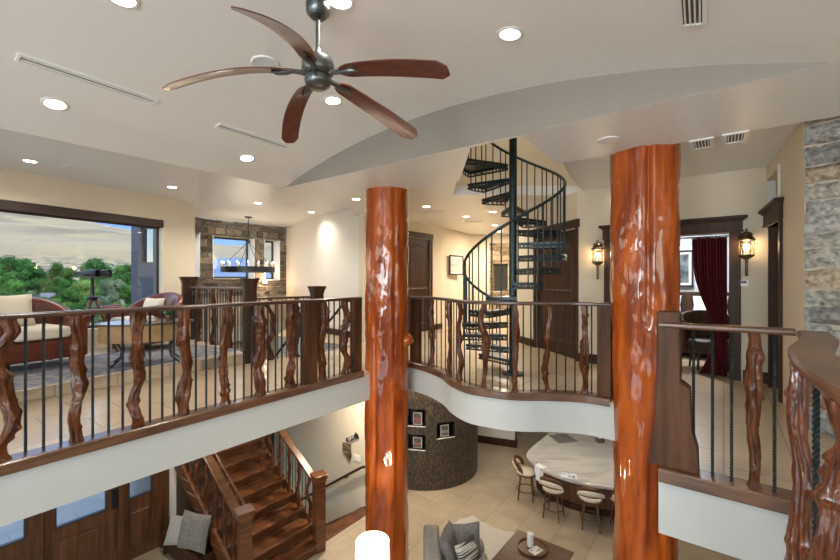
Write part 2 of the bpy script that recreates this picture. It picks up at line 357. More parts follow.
# return wall (grey outside) with its own dark window, stone bay, stair wall
RW0, RW1 = Vector((-7.06, 9.90)), Vector((-5.24, 9.065))
RWL = (RW1-RW0).length
wall('wall_bay', RW0, RW1, -3.4, ZL+.4, M['stucco'], .2, [(.34, .84, 1.75, 2.65)])
rd = (RW1-RW0).normalized()
w2 = window(2, RW0+rd*.34, RW0+rd*.84, 1.75, 2.65, .06)
M['glass_dark'] = pmat('reflective_glass', (.01, .02, .04), .03, spec=1.0, coat=1)
[c for c in w2.children if c.name.startswith('pane')][0].data.materials[0] = M['glass_dark']
SP0, SP1 = Vector((-6.74, 10.24)), Vector((-4.34, 13.1)); SD = (SP1-SP0).normalized(); SL = (SP1-SP0).length
def spx(px): return on_line(px, SP0, SD)
so_ = [(.12, spx(198.5), 1.45, 2.66), (spx(212.5), spx(253), 1.42, 2.62), (spx(264), spx(278.5), 1.38, 2.62)]
wall('wall_stone', SP0, SP1, -3.4, ZL, M['mortar'], .42, so_)
mbw = MB()
for i, o in enumerate(so_): window(3+i, SP0+SD*o[0], SP0+SD*o[1], o[2], o[3], .30)
for o in so_:                                               # plastered reveals of the deep openings
    for s0, s1, za, zb in ((o[1]-.004, o[1]+.02, o[2], o[3]), (o[0]-.02, o[0]+.004, o[2], o[3]), (o[0], o[1], o[2]-.02, o[2]+.004)):
        n_ = Vector((-SD.y, SD.x)); a, b = SP0+SD*s0-n_*.06, SP0+SD*s1-n_*.06
        mbw.prism([tuple(a), tuple(b), tuple(b+n_*.36), tuple(a+n_*.36)], za, zb)
struct('trim_1', mbw, M['white_metal'])
def stones(name, p0, p1, z0, z1, openings, cols, rows=(.10, .22), lens=(.16, .5), out=(.02, .06), mat='stone', sub=0, seed=3, rough=.012):
    rg = random.Random(seed); p0, p1 = Vector(p0), Vector(p1); L = (p1-p0).length; d = (p1-p0)/L; n_ = Vector((-d.y, d.x)); mb = MB(); cc = []
    z = z0
    zcuts = sorted({z1, *[o[2] for o in openings if z0 < o[2] < z1], *[o[3] for o in openings if z0 < o[3] < z1]})
    while z < z1-.02:
        h = rg.uniform(*rows); nxt = min(c for c in zcuts if c > z+.001)
        if z+h > nxt-.05: h = nxt-z
        segs = [(0, L)]
        for o in openings:
            if o[2] < z+h/2 < o[3]:
                ns = []
                for a, b in segs:
                    if o[0] > a: ns.append((a, min(b, o[0])))
                    if o[1] < b: ns.append((max(a, o[1]), b))
                    if o[0] >= b or o[1] <= a: pass
                segs = [q for q in ns if q[1]-q[0] > .03]
        for a, b in segs:
            x = a
            while x < b-.02:
                w = rg.uniform(*lens)
                if x+w > b-.09: w = b-x
                g = .008; nx, nz_ = max(2, int(w/.05)) if sub else 2, max(2, int(h/.05)) if sub else 2
                ex = rg.uniform(*out); base = len(mb.v); c = rg.choice(cols); k = rg.uniform(.75, 1.2); c = tuple(q*k for q in c)
                V_ = []; Fc = []
                for j in range(nz_+1):
                    for i in range(nx+1):
                        fx, fz = i/nx, j/nz_; edge = min(1, min(fx, 1-fx)*6, min(fz, 1-fz)*6) if sub else 1
                        jx, jz = rg.uniform(-.009, .009), rg.uniform(-.009, .009)
                        p = p0+d*(x+g+(w-2*g)*fx+jx); zz = z+g+(h-2*g)*fz+jz
                        o_ = ex*(.35+.65*edge)+ (noise.noise(Vector((p.x*9, zz*9, p.y*9)))*rough*3 if sub else 0)
                        V_.append((p.x-n_.x*o_, p.y-n_.y*o_, zz))
                m_ = len(V_)
                for j in range(nz_):
                    for i in range(nx): q = j*(nx+1)+i; Fc.append((q, q+1, q+nx+2, q+nx+1))
                ring = [i for i in range(nx+1)]+[(j)*(nx+1)+nx for j in range(1, nz_+1)]+[nz_*(nx+1)+i for i in range(nx-1, -1, -1)]+[j*(nx+1) for j in range(nz_-1, 0, -1)]
                for q in ring: v = V_[q]; 
                back = []
                for q in ring:
                    v = Vector(V_[q]); o_ = (Vector((v.x, v.y))-p0).dot(-n_); V_.append((v.x+n_.x*(o_+.01), v.y+n_.y*(o_+.01), v.z))
                for t in range(len(ring)): t2 = (t+1) % len(ring); Fc.append((ring[t], m_+t, m_+t2, ring[t2]))
                mb.add(V_, Fc); cc += [c]*len(V_); x += w
        z += h
    return mb, cc
mb, cc = stones('s', SP0, SP1, .9, ZL, so_, [(.20, .175, .15), (.13, .115, .10), (.27, .235, .195), (.18, .165, .15), (.10, .09, .083)], rows=(.10, .20), lens=(.14, .40))
o = mb.build('trim_2', M['stone'], cols=cc, bevel=.008); o['kind'] = 'structure'
wall('wall_stair', (-4.34, 13.1), (-2.52, 10.5), LOW, ZL, M['wall_white'])
wall('wall_stair_upper', (-2.52, 10.5), (-1.25, 9.25), -.43, ZL, M['wall_white'])
HP, HD = Vector((-1.25, 8.95)), Vector((.6, .8))
# hall wall with the left door opening
s0, s1 = on_line(406.5, HP, HD), on_line(430.5, HP, HD)
wall('wall_hall', HP, HP+HD*3.1, 0, ZL, M['wall'], .15, [(s0, s1, 0, 2.45)])
wall('wall_hall_far', HP+HD*3.1, (1.72, 13.4), 0, ZL, M['wall'], .15)
wall('wall_back', (1.3, 13.4), (5.5, 13.4), 0, ZL, M['wall'], .2, [(1.12, 1.62, 1.0, 1.9)])
mb, cc = stones('s', (2.3, 13.38), (3.2, 13.38), .3, 2.6, [(.12, .62, 1.0, 1.9)], [(.30, .21, .12), (.22, .15, .09), (.36, .27, .16)], seed=9)
o = mb.build('trim_3', M['stone'], cols=cc); o['kind'] = 'structure'
window(6, (2.42, 13.4), (2.92, 13.4), 1.0, 1.9, .08)
# wall behind the spiral stair with the dark door
DP0, DP1 = Vector((2.12, 9.2)), Vector((2.66, 6.85)); DD = (DP1-DP0).normalized(); DL = (DP1-DP0).length
d0, d1 = on_line(536.5, DP0, DD), on_line(576, DP0, DD)
wall('wall_door', DP0, DP1, 0, ZM, M['wall'], .15, [(d0, d1, 0, 2.24)])
wall('wall_hall_right', (4.6, 9.28), DP0, 0, ZM, M['wall'], .15)
# bedroom wall along -V with the wide cased opening
BP = Vector((4.32, 5.55)); BD = -V
bs0 = on_line(577, BP, BD); bsL = BP+BD*bs0; bsR = BP+BD*.34; BL = (bsR-bsL).length
bo0, bo1 = on_line(613, BP, BD)-bs0, on_line(729, BP, BD)-bs0
wall('wall_bedroom', bsL, bsR, 0, ZM, M['wall'], .16, [(bo0, bo1, 0, 2.02)])
q = bsL+U*3.6; wall('wall_bedroom_back', (q.x-1.5*.8, q.y+1.5*.6), (q.x+5*.8, q.y-5*.6), 0, ZM, M['bed_wall'])
# right wall (u direction) with the cased dark doorway, and stone pillar
RP0, RP1 = Vector((4.61, 5.40)), Vector((3.52, 3.70)); RD = (RP1-RP0).normalized(); RL = (RP1-RP0).length
r0, r1 = on_line(764.5, RP0, RD), on_line(781, RP0, RD)
wall('wall_right', RP0, RP1, 0, ZM, M['wall'], .3, [(r0, r1, 0, 2.06), (r0+.02, r1-.05, 2.28, 2.68)])
wall('wall_right_niche', RP0+Vector((.16, -.10))+RD*r0, RP0+Vector((.16, -.10))+RD*r1, 2.2, 2.7, M['wall'], .05)
mb = MB()
for s_ in (r0+.02, r1-.14):
    a = RP0+RD*s_; b = RP0+RD*(s_+.09); n_ = Vector((-RD.y, RD.x))
    mb.prism([tuple(a-n_*.012), tuple(b-n_*.012), tuple(b+n_*.1), tuple(a+n_*.1)], 2.27, 2.70)
struct('trim_4', mb, M['white_metal'])  # white strips stand in for the lit reveals of the niche
SQ0, SQ1 = Vector((3.50, 3.69)), Vector((4.35, 2.62))
pil = [tuple(SQ0), tuple(SQ1), (5.3, 3.4), (4.4, 4.5)]
struct('wall_pillar', MB().prism(pil, 0, ZC+.1), M['mortar'])
mb, cc = stones('s', SQ0, SQ1, 0, ZC+.08, [], [(.30, .29, .25), (.23, .22, .20), (.36, .34, .29), (.34, .27, .19), (.26, .25, .23), (.20, .125, .085)], rows=(.13, .30), lens=(.24, .6), out=(.03, .06), mat='stone_near', sub=1, seed=12, rough=.014)
o = mb.build('trim_5', M['stone_near'], cols=cc, smooth=50); o['kind'] = 'structure'
mb, cc = stones('s', (4.0, 4.2), SQ0+Vector((-.02, 0)), 0, ZC+.08, [], [(.36, .35, .31), (.28, .27, .25)], rows=(.13, .30), lens=(.24, .6), out=(.0, .01), sub=0, seed=5)
wall('wall_east', (9, 15), (9, -9), LOW-2, 3.6, M['wall'])
wall('wall_north', (-4.0, 15), (9, 15), LOW-2, 3.6, M['wall'])
bw = [(.3, 2.7), (3.1, 5.5), (-2.2, -.2), (6.3, 8.6)]  # unseen rear windows; last one added to light soffit and right ceiling
p9 = Vector(ab(13, -9)); ops = []
for a0, a1 in bw: ops += [(13-a1, 13-a0, .3, 2.6)]
for a0, a1 in bw[:2]: ops += [(13-a1, 13-a0, -2.9, -.5)]
wall('wall_rear', p9, ab(-6.5, -9), LOW, 3.6, M['wall'], .25, ops)
for i, o in enumerate(ops):
    d_ = V; window(7+i, p9+d_*o[0], p9+d_*o[1], o[2], o[3], .12, bars=(1.2,) if o[1]-o[0] > 2.2 else (1.0,))
# lower level walls
EP, ED = Vector((-4.44, 6.96)), U
def es(px): return on_line(px, EP, ED)
wall('wall_entry', EP-U*8, EP+U*.42, LOW, SLAB, M['wall_white'], .2, [(8-2.42, 8+.05, LOW, -.62)])
wall('wall_stair_side', st(1.38, 3.4), st(1.38, .05), -5.2, SLAB, M['wall'], .14)
wall('wall_low_far', (-.80, 8.26), (-.85, 12.0), LOW, SLAB, M['wall_white'], .15); wall('wall_low_back', (-1.0, 12.0), (.7, 12.0), LOW, SLAB, M['wall_white'], .15)
wall('wall_bar', (.6, 11.9), (2.6, 11.12), LOW, SLAB, M['wall_white'], .15); wall('wall_bar_end', (2.60, 11.30), (2.75, 12.3), LOW, SLAB, M['wall_white'], .15)
def baseboard(n, p0, p1, z, h=.14, th=.025, mat='dark_wood'):
    p0, p1 = Vector(p0[:2]), Vector(p1[:2]); d = (p1-p0).normalized(); n_ = Vector((d.y, -d.x))
    return struct('baseboard_%s' % n, MB().prism([tuple(p0), tuple(p1), tuple(p1+n_*th), tuple(p0+n_*th)], z+.001, z+h), M[mat])
baseboard('bar', (.6, 11.9), (2.64, 11.105), LOW, .2); baseboard('bar_end', (2.64, 11.10), (2.80, 12.3), LOW, .2)
baseboard('door', DP0, DP0+DD*(d0-.12), 0, .15); baseboard('bedroom', bsL, bsL+BD*(bo0-.14), 0, .15); baseboard('bedroom_right', bsL+BD*(bo1+.15), bsR, 0, .15)
baseboard('hall', HP+HD*(s1+.12), HP+HD*3.1, 0, .15); baseboard('stair', (-2.52, 10.5), (-1.25, 9.25), 0, .15); baseboard('door_right', DP0+DD*(d1+.1), DP1, 0, .15)
# wood curbs under the railings
curb_prof = [(-.022, -.05), (.15, -.05), (.15, .04), (-.012, .04), (-.022, .03)]
for i, p in enumerate((left_path, ctr_path, right_path, near_path)):
    struct('trim_%d' % (6+i), MB().sweep(p, curb_prof), M['trim_wood'], smooth=40)

# ------------------------------------------------------------------ log columns
def log_column(name, cx, cy, R, label, seed, grooves, taper=.0, ztop=ZM):
    r = empty(name, (cx, cy, LOW), label, 'column', 'varnished log columns', kind='thing')
    H = ztop-LOW; mb = MB(); of = seed*17.3; ca = math.atan2(-cy, -cx)
    def fn(i, j):
        th = 2*PI*i; z = H*j; c, s = math.cos(th), math.sin(th)
        k = 1+.05*noise.noise(Vector((c*1.2+of, s*1.2, z*.5)))+.045*noise.noise(Vector((c*2.4+of, s*2.4, z*1.9)))+.026*noise.noise(Vector((c*5, s*5+of, z*4.6)))+.010*noise.noise(Vector((c*11, s*11+of, z*10)))
        for (ga, w, d, za, zb) in grooves:
            da = (th-ca-ga+PI) % (2*PI)-PI; m = max(0, min(1, (z-za)/.35))*max(0, min(1, (zb-z)/.35)); k -= d*m*math.exp(-(da/w)**2)
        k *= 1+taper*min(1, (1-j)*1.6)
        return (c*R*k, s*R*k, z)
    mb.surf(fn, 130, 260, True); mb.build('trunk', M['log'], r, smooth=179)
    return r
col_l = log_column('log_column', -.513, 6.30, .330, 'orange varnished log column at the end of the long straight railing, the thinner-looking farther one', 2, [(.35, .10, .05, 3.2, 6.2), (-.6, .08, .05, 1.0, 4.2)])
col_r = log_column('log_column', 2.465, 4.45, .338, 'thick orange varnished log column with a long vertical split, beside the square wooden newel', 5, [(.12, .07, .17, 4.1, 6.6), (.0, .3, .05, 2.9, 4.6), (.55, .12, .06, .5, 3.6)], taper=-.09)
mb = MB(); mb.lathe([(.001, .10), (.06, .09), (.085, .03), (.10, -.04), (.11, -.10)], n=14)
o = mb.build('knot', M['log'], col_l, smooth=179); o.location = (.31, -.10, 2.95-LOW-2.5); o.rotation_euler = (0, 1.2, -.3)

# ------------------------------------------------------------------ railings
def branch(h, r, seed, wig=.017, ridge=.10, nr=84, nc=30, twist=2.4, nk=12, lobes=4):
    rg = random.Random(seed); ph = [rg.uniform(0, 6.28) for _ in range(6)]; of = rg.uniform(0, 90); sg = rg.choice((-1, 1)); fr = rg.uniform(.7, 1.5); wig *= rg.choice((.5, .8, 1, 1.2, 2.0))
    mb = MB()
    bl = [(rg.uniform(.08, .9), rg.uniform(.015, .05), rg.uniform(.08, .30)) for _ in range(lobes)]
    kn = [(rg.uniform(0, 6.28), rg.uniform(.08, .92), rg.uniform(.25, .5)) for _ in range(nk)]
    def fn(i, j):
        th = 2*PI*i; t = j; e = min(1, min(t, 1-t)*7+.25)
        cx = wig*e*(math.sin(fr*2*PI*t+ph[0])+.5*math.sin(2.3*fr*2*PI*t+ph[1])); cy = wig*.7*e*math.sin(fr*1.3*2*PI*t+ph[2])
        k = .82+.3*noise.noise(Vector((of, t*3.2, 0)))+.12*noise.noise(Vector((of, t*9, 4)))
        for (b, w, d) in bl: k += d*math.exp(-((t-b)/w)**2)
        tw = sg*twist*2*PI*t*.5
        k += .10*noise.noise(Vector((2*math.cos(th)+of, 2*math.sin(th), t*14)))+.05*noise.noise(Vector((5*math.cos(th), 5*math.sin(th)+of, t*30)))
        k *= 1+ridge*math.sin(4*th+tw+2*noise.noise(Vector((of, t*4, 1))))+ridge*.5*math.sin(9*th+tw*1.7+ph[4])
        for (a, b, d) in kn:
            da = (th-a+PI) % (2*PI)-PI; k += d*math.exp(-(da/.35)**2-((t-b)/.022)**2)
        if t < .05: k *= 1+.25*(1-t/.05)
        return (cx+r*k*math.cos(th), cy+r*k*math.sin(th), h*t)
    mb.surf(fn, nc, nr, True); n = len(mb.v)
    mb.f += [tuple(reversed(range(nc))), tuple(range(n-nc, n))]; return mb
class Path:
    def __init__(s, pts): s.p = [Vector(q) for q in pts]; s.l = [0]; [s.l.append(s.l[-1]+(s.p[i+1]-s.p[i]).length) for i in range(len(s.p)-1)]
    def seg(s, d):
        for i in range(len(s.p)-1):
            if d <= s.l[i+1] or i == len(s.p)-2: return i
    def pt(s, d): i = s.seg(d); return s.p[i]+(s.p[i+1]-s.p[i]).normalized()*(d-s.l[i])
    def tan(s, d): i = s.seg(d); return (s.p[i+1]-s.p[i]).normalized()
    def off(s, d, o): t = s.tan(d); return s.pt(d)+Vector((-t.y, t.x))*o
    def px(s, px, o=.0):                        # station whose offset point lies on the sight line of px
        k = (px-420)/F; best = None
        n = 900
        for i in range(n+1):
            d = s.l[-1]*i/n; q = s.off(d, o); e = abs(q.x-k*q.y) if q.y > .1 else 9
            if best is None or e < best[0]: best = (e, d)
        return best[1]
rail_prof = [(.028, -.04), (.10, -.04), (.112, -.026), (.112, -.010), (.098, .0), (.03, .0), (.016, -.010), (.016, -.026)]
def railing(name, label, pts, zr, woods, metals, posts=(), zc=.04, prof=rail_prof, wr=.05, mat='rail_wood', bm='branch', seed=1, smooth_px=True, wkw={}, mr=.010, group='guard railings of the upper floor', twist_bars=True, ob=.07):
    P = Path(pts); r = empty(name, (P.p[0].x, P.p[0].y, 0), label, 'railing', group)
    MB().sweep(pts, prof, z=zr).build('handrail', M[mat], r, smooth=40, world=True)
    h = zr-.04-zc
    for i, d in enumerate(woods):
        q = P.off(d, ob); o = branch(h+.01, wr*(1+.12*math.sin(i*2.1+seed)), seed*31+i, **wkw).build('wooden_baluster', M[bm], r, smooth=60)
        o.location = (q.x-P.p[0].x, q.y-P.p[0].y, zc-.003); o.rotation_euler = (0, 0, i*1.3)
    proto = None
    for d in metals:
        q = P.off(d, ob)
        if proto is None:
            proto = MB().tube([(0, 0, h*k/150) for k in range(151)], mr*.95, 4, sq=True, twist=.50 if twist_bars else 0).build('iron_baluster', M['iron'], r); o = proto
        else: o = proto.copy(); COL.objects.link(o)
        o.location = (q.x-P.p[0].x, q.y-P.p[0].y, zc-.002)
    for d, w in posts:
        q = P.off(d, ob); t = P.tan(d); mb = MB(); mb.box((0, 0, (zr-.03)/2+zc/2), (w, .09, zr-.03-zc), 0)
        o = mb.build('post', M['post_wood'], r, bevel=.006); o.location = (q.x-P.p[0].x, q.y-P.p[0].y, 0); o.rotation_euler = (0, 0, math.atan2(t.y, t.x))
    return r
PL = Path(left_path)
fl = lambda L_: [PL.px(x, .07) for x in L_]
railing('guard_railing', 'long straight railing with twisted wood balusters before the left gallery', left_path, 1.12,
        fl([5, 77, 137, 184, 225, 260, 291, 323, 345])+[PL.px(5, .07)-.62*k for k in (1, 2)],
        fl([25, 43, 61, 92.5, 108, 122.5, 149.5, 162, 174, 195.5, 206, 215.5, 235, 243.5, 251.5, 268, 275.5, 282, 297, 301, 329, 334, 339.5])+[PL.px(5, .07)-.155*k for k in (1, 2, 3, 5, 6, 7)],
        [(PL.px(309.5, .07), .20), (PL.px(356, .07), .16)], seed=3, wr=.051, mr=.012, wkw=dict(ridge=.15, wig=.020))
PC = Path(ctr_path)
fc = lambda L_: [PC.px(x, .07) for x in L_]
wc = fc([432, 484.5, 515.5, 547.5, 585])
d1_, d2_ = PC.px(432, .07), PC.px(484.5, .07)
wc += [d1_+(d2_-d1_)*.36, d1_+(d2_-d1_)*.66]
wc.sort(); mc = []
allw = [PC.px(417, .07)]+wc+[PC.px(604, .07)]
for a, b in zip(allw[:-1], allw[1:]):
    n_ = 3 if b-a > .28 else 2
    mc += [a+(b-a)*(k+1)/(n_+1) for k in range(n_)]
railing('guard_railing', 'S-curved railing of the balcony between the two log columns', ctr_path, 1.11, wc, mc, [(PC.px(415.5, .07), .17), (PC.px(605, .07), .15)], wr=.036, seed=8, wkw=dict(ridge=.15))
PR = Path(right_path)
fr_ = lambda L_: [PR.px(x, .07) for x in L_]
rr = railing('guard_railing', 'short straight railing from the square newel beside the right log column to the curved rail', right_path, 1.07, fr_([754]), fr_([693.5, 712.5, 731.5, 774.5]), wr=.034, mat='light_wood', seed=21, wkw=dict(wig=.010, nr=120, nc=44, ridge=.14), mr=.011)
nq = NW+Vector((.085, .07))+Vector((.8, -.6))*.03
nm = MB(); nm.box((0, 0, .595), (.145, .145, 1.10)); o = nm.build('newel_post', M['post_wood'], rr, bevel=.01); o.location = (nq.x-NW.x, nq.y-NW.y, 0); o.rotation_euler = (0, 0, -.6435)
nb = MB(); nb.prism([(-.20, .05), (.10, .05), (.095, .20), (.06, .34), (.05, .62), (0, .66), (-.15, .66), (-.165, .34), (-.185, .20)], -.072, .072)
nb.v = [(x+.0775, z, y) for x, y, z in nb.v]; o = nb.build('newel_flare', M['post_wood'], rr, bevel=.006); o.location = (nq.x-NW.x, nq.y-NW.y, -.008); o.rotation_euler = (0, 0, -.6435)
near_prof = [(.0, -.03), (.02, -.052), (.13, -.052), (.15, -.03), (.15, -.012), (.138, .0), (.012, .0), (.0, -.012)]
PN = Path(near_path)
def fn_(pxs): return [PN.px(x, .06) for x in pxs]
railing('guard_railing', 'curved railing at the right edge with two massive twisted root balusters', near_path, 1.07, [PN.px(800, .03), PN.px(846, .03), 2.25], [PN.px(818, .035), .15, 1.95, 2.5], prof=near_prof, wr=.042, ob=.03, mat='light_wood', bm='branch_near', seed=5,
        wkw=dict(wig=.018, nr=190, nc=96, ridge=.15, twist=2.6, nk=9, lobes=5), mr=.011)

# newels and rails around the stairwell
def newel(x, y, z0, z1, w, label, mat='dark_wood', rz=.6435, cap=True):
    r = empty('newel_post', (x, y, z0), label, 'newel post', 'newel posts', rz=rz); h = z1-z0
    MB().bx(-w/2, w/2, -w/2, w/2, 0, h-.05).build('shaft', M[mat], r, bevel=.006)
    mb = MB(); mb.box((0, 0, h-.055), (w+.05, w+.05, .04)); mb.box((0, 0, h-.10), (w+.022, w+.022, .05)); mb.box((0, 0, h-.02), (w+.07, w+.07, .035)); mb.build('cap', M[mat], r, bevel=.006); return r
N1, N2, N3 = Vector((-4.74, 8.30)), Vector((-2.83, 6.72)), Vector((-1.90, 7.46))
newel(N1.x, N1.y, .16, 1.44, .24, 'dark newel post against the end of the window wall, leftmost of the stairwell posts'); newel(N2.x, N2.y, 0, 1.40, .185, 'dark capped newel post at the corner of the seating platform, middle of the stairwell posts')
newel(N3.x, N3.y, 0, 1.26, .19, 'dark capped newel post rising behind the far end of the long railing')
def flat_rail(label, a, b, zr, zc, seed, nb_=7):
    a, b = Vector(a), Vector(b); L = (b-a).length; st_ = [L*(i+.5)/nb_ for i in range(nb_)]
    w = st_[1::3]; m = [s+dx for s in st_ for dx in (-L/nb_*.25, L/nb_*.25) if all(abs(s+dx-q) > .09 for q in w)]
    return railing('guard_railing', label, [a, b], zr, w, m, zc=zc, seed=seed, mr=.011, group='railings around the stairwell')
dv = (N2-N1).normalized(); flat_rail('dark stairwell railing between the leftmost newel and the platform-corner newel', N1+dv*.14-Vector((-dv.y, dv.x))*.07, N2-dv*.12-Vector((-dv.y, dv.x))*.07, 1.24, .16, 40, 10)
dv = (N3-N2).normalized(); flat_rail('dark stairwell railing between the platform-corner newel and the farthest newel', N2+dv*.12-Vector((-dv.y, dv.x))*.07, N3-dv*.14-Vector((-dv.y, dv.x))*.07, 1.08, .0, 43, 6)
# ------------------------------------------------------------------ staircase
RISE, RUN = 1.615/9, .28
def stp(u, t, z): p = st(u, t); return (p[0], p[1], z)
stair = empty('staircase', (*st(-.67, 0), LOW), 'dark brown wooden staircase rising under the gallery between two capped newels', 'staircase')
for i in range(9):
    z = LOW+RISE*(i+1); t0 = -.06+RUN*i; ue = (-1.42, .10) if i else (-1.30, .04)
    mb = MB(); mb.prism([st(ue[0]+.04, t0+.02), st(ue[1]-.04, t0+.02), st(ue[1]-.04, t0+RUN+.02), st(ue[0]+.04, t0+RUN+.02)], z-RISE, z-.035)
    rs = mb.build('step', M['stair_wood'], stair, world=True)
    if i < 8:
        tr = MB().prism([st(ue[0], t0-.02), st(ue[1], t0-.02), st(ue[1], t0+RUN+.01), st(ue[0], t0+RUN+.01)], z-.035, z).build('tread', M['stair_wood'], rs, bevel=.008, world=False)
        tr.data.transform(Matrix.Translation((-stair.location.x, -stair.location.y, -stair.location.z)))
def slope_board(u0, u1, t0, t1, za, zb, h, mat, parent, name, bev=.008):
    mb = MB(); V_ = [stp(u0, t0, za-h), stp(u1, t0, za-h), stp(u1, t0, za), stp(u0, t0, za), stp(u0, t1, zb-h), stp(u1, t1, zb-h), stp(u1, t1, zb), stp(u0, t1, zb)]
    mb.add(V_, [(0, 1, 2, 3), (7, 6, 5, 4), (0, 4, 5, 1), (1, 5, 6, 2), (2, 6, 7, 3), (3, 7, 4, 0)]); return mb.build(name, M[mat], parent, bevel=bev, world=True)
SLP = RISE/RUN
slope_board(-1.41, -1.36, .1, 2.45, LOW+.24+.1*SLP, LOW+.24+2.45*SLP, .30, 'stair_wood', stair, 'stringer'); slope_board(.06, .10, .1, 2.45, LOW+.20+.1*SLP, LOW+.20+2.45*SLP, .26, 'stair_wood', stair, 'stringer')
side = MB(); side.add([stp(-1.35, .15, LOW), stp(-1.35, 2.4, LOW), stp(-1.35, 2.4, LOW+2.4*SLP), stp(-1.35, .15, LOW+.15*SLP), stp(-1.32, .15, LOW), stp(-1.32, 2.4, LOW), stp(-1.32, 2.4, LOW+2.4*SLP), stp(-1.32, .15, LOW+.15*SLP)], [(0, 1, 2, 3), (7, 6, 5, 4), (0, 4, 5, 1), (1, 5, 6, 2), (2, 6, 7, 3), (3, 7, 4, 0)])
side.build('side_panel', M['dark_wood'], stair, world=True)
MB().prism([st(-1.42, 2.46), st(1.37, 2.46), st(1.37, 3.4), (-4.4, 12.9), (-6.4, 10.5), st(-1.42, 3.6)], LOW+1.615-.25, LOW+1.615).build('landing', M['stair_wood'], stair, world=True)
ups = empty('staircase', (*st(.9, 2.4), LOW+1.615), 'upper stair flight behind the stairwell railing, climbing beside the white wall', 'staircase')
for i in range(9):
    z = LOW+1.615+RISE*(i+1)-.002; t1 = 2.44-.207*i
    MB().prism([st(.42, t1-.215), st(1.36, t1-.215), st(1.36, t1), st(.42, t1)], z-.05, z).build('step', M['stair_wood'], ups, world=True)
base = empty('staircase', (*st(.7, .1), LOW), 'stair going down beside the white wall, only its wooden top step in sight', 'staircase')
for i in range(8):
    MB().prism([st(.04, .085+.27*i), st(1.36, .085+.27*i), st(1.36, .085+.27*(i+1)), st(.04, .085+.27*(i+1))], LOW-.20-RISE*(i+1), LOW-.02-RISE*i if i else LOW+.012).build('step', M['stair_wood'], base, world=True)
slope_board(1.335, 1.375, .10, 2.4, LOW+.16, LOW+.16-2.3*.66, .36, 'stair_wood', base, 'skirt_board')
def newel_low(u, t, z0, z1, label):
    p = st(u, t); return newel(p[0], p[1], z0, z1, .17, label, 'stair_wood')
newel_low(.0, .0, LOW, -1.925, 'capped brown newel post on the right of the bottom stair step'); newel_low(-1.34, .0, LOW, -1.925, 'capped brown newel post on the left of the bottom stair step')
def stair_rail(label, u, seed, du):
    p = st(u, .08); r = empty('stair_railing', (p[0], p[1], LOW), label, 'railing', 'railings of the lower stair flight')
    z0 = -2.06; slope_board(u-.065, u+.065, .08, 2.5, z0+.0, z0+2.42*SLP, .05, 'light_wood', r, 'handrail')
    if du: slope_board(u+.10, u+.135, .08, 2.5, z0+.02, z0+2.42*SLP+.02, .05, 'light_wood', r, 'wall_rail')
    zb = LOW+.22
    for i in range(24):
        t = .17+.095*i; zt, zl = z0-.05+(t-.08)*SLP, zb+t*SLP; h = zt-zl+.03; q = st(u, t)
        if i % 3 == 1: o = branch(h, .034, seed+i, wig=.014, nr=44, nc=18).build('wooden_baluster', M['branch'], r, smooth=60)
        else: o = MB().tube([(0, 0, h*k/20) for k in range(21)], .008, 4, sq=True, twist=.5).build('iron_baluster', M['iron'], r)
        o.location = (q[0]-p[0], q[1]-p[1], zl-LOW)
    return r
stair_rail('right-hand railing of the lower stair, against the white wall', .0, 200, 0); stair_rail('left-hand railing of the lower stair with the doubled handrail, beside the bench', -1.35, 300, 1)
def bracket_rail(label, pts, mat='dark_wood', brs=()):
    r = empty('wall_handrail', pts[0], label, 'handrail', 'wall-mounted handrails'); L = Vector(pts[0])
    MB().tube([Vector(p)-L for p in pts], .026, 10).build('rail', M[mat], r, smooth=60)
    for b in brs:
        q = Vector(b)-L; w = q+U.to_3d()*.075+Vector((0, 0, -.05)); MB().tube([q, q+Vector((0, 0, -.06)), w], .009, 8).build('bracket', M['iron'], r, smooth=60)
    return r
bracket_rail('dark handrail on brackets sloping down the white wall beside the descending stair', [stp(1.30, -.02, LOW+.86), stp(1.30, .16, LOW+.90), stp(1.30, .30, LOW+.84), stp(1.30, 2.2, LOW+.84-1.9*.66)], 'dark_wood', [stp(1.30, .75, LOW+.55), stp(1.30, 1.6, LOW+.0)])
bracket_rail('thin black handrail on the white wall just left of the left log column', [stp(1.30, .60, .95), stp(1.30, .75, .93), stp(1.30, 2.4, -.5)], 'iron', [stp(1.30, 1.0, .71)])
bracket_rail('thin black inner handrail of the upper stair flight, seen between railing balusters', [stp(.47, .75, .86), stp(.47, 2.5, -.68)], 'iron')

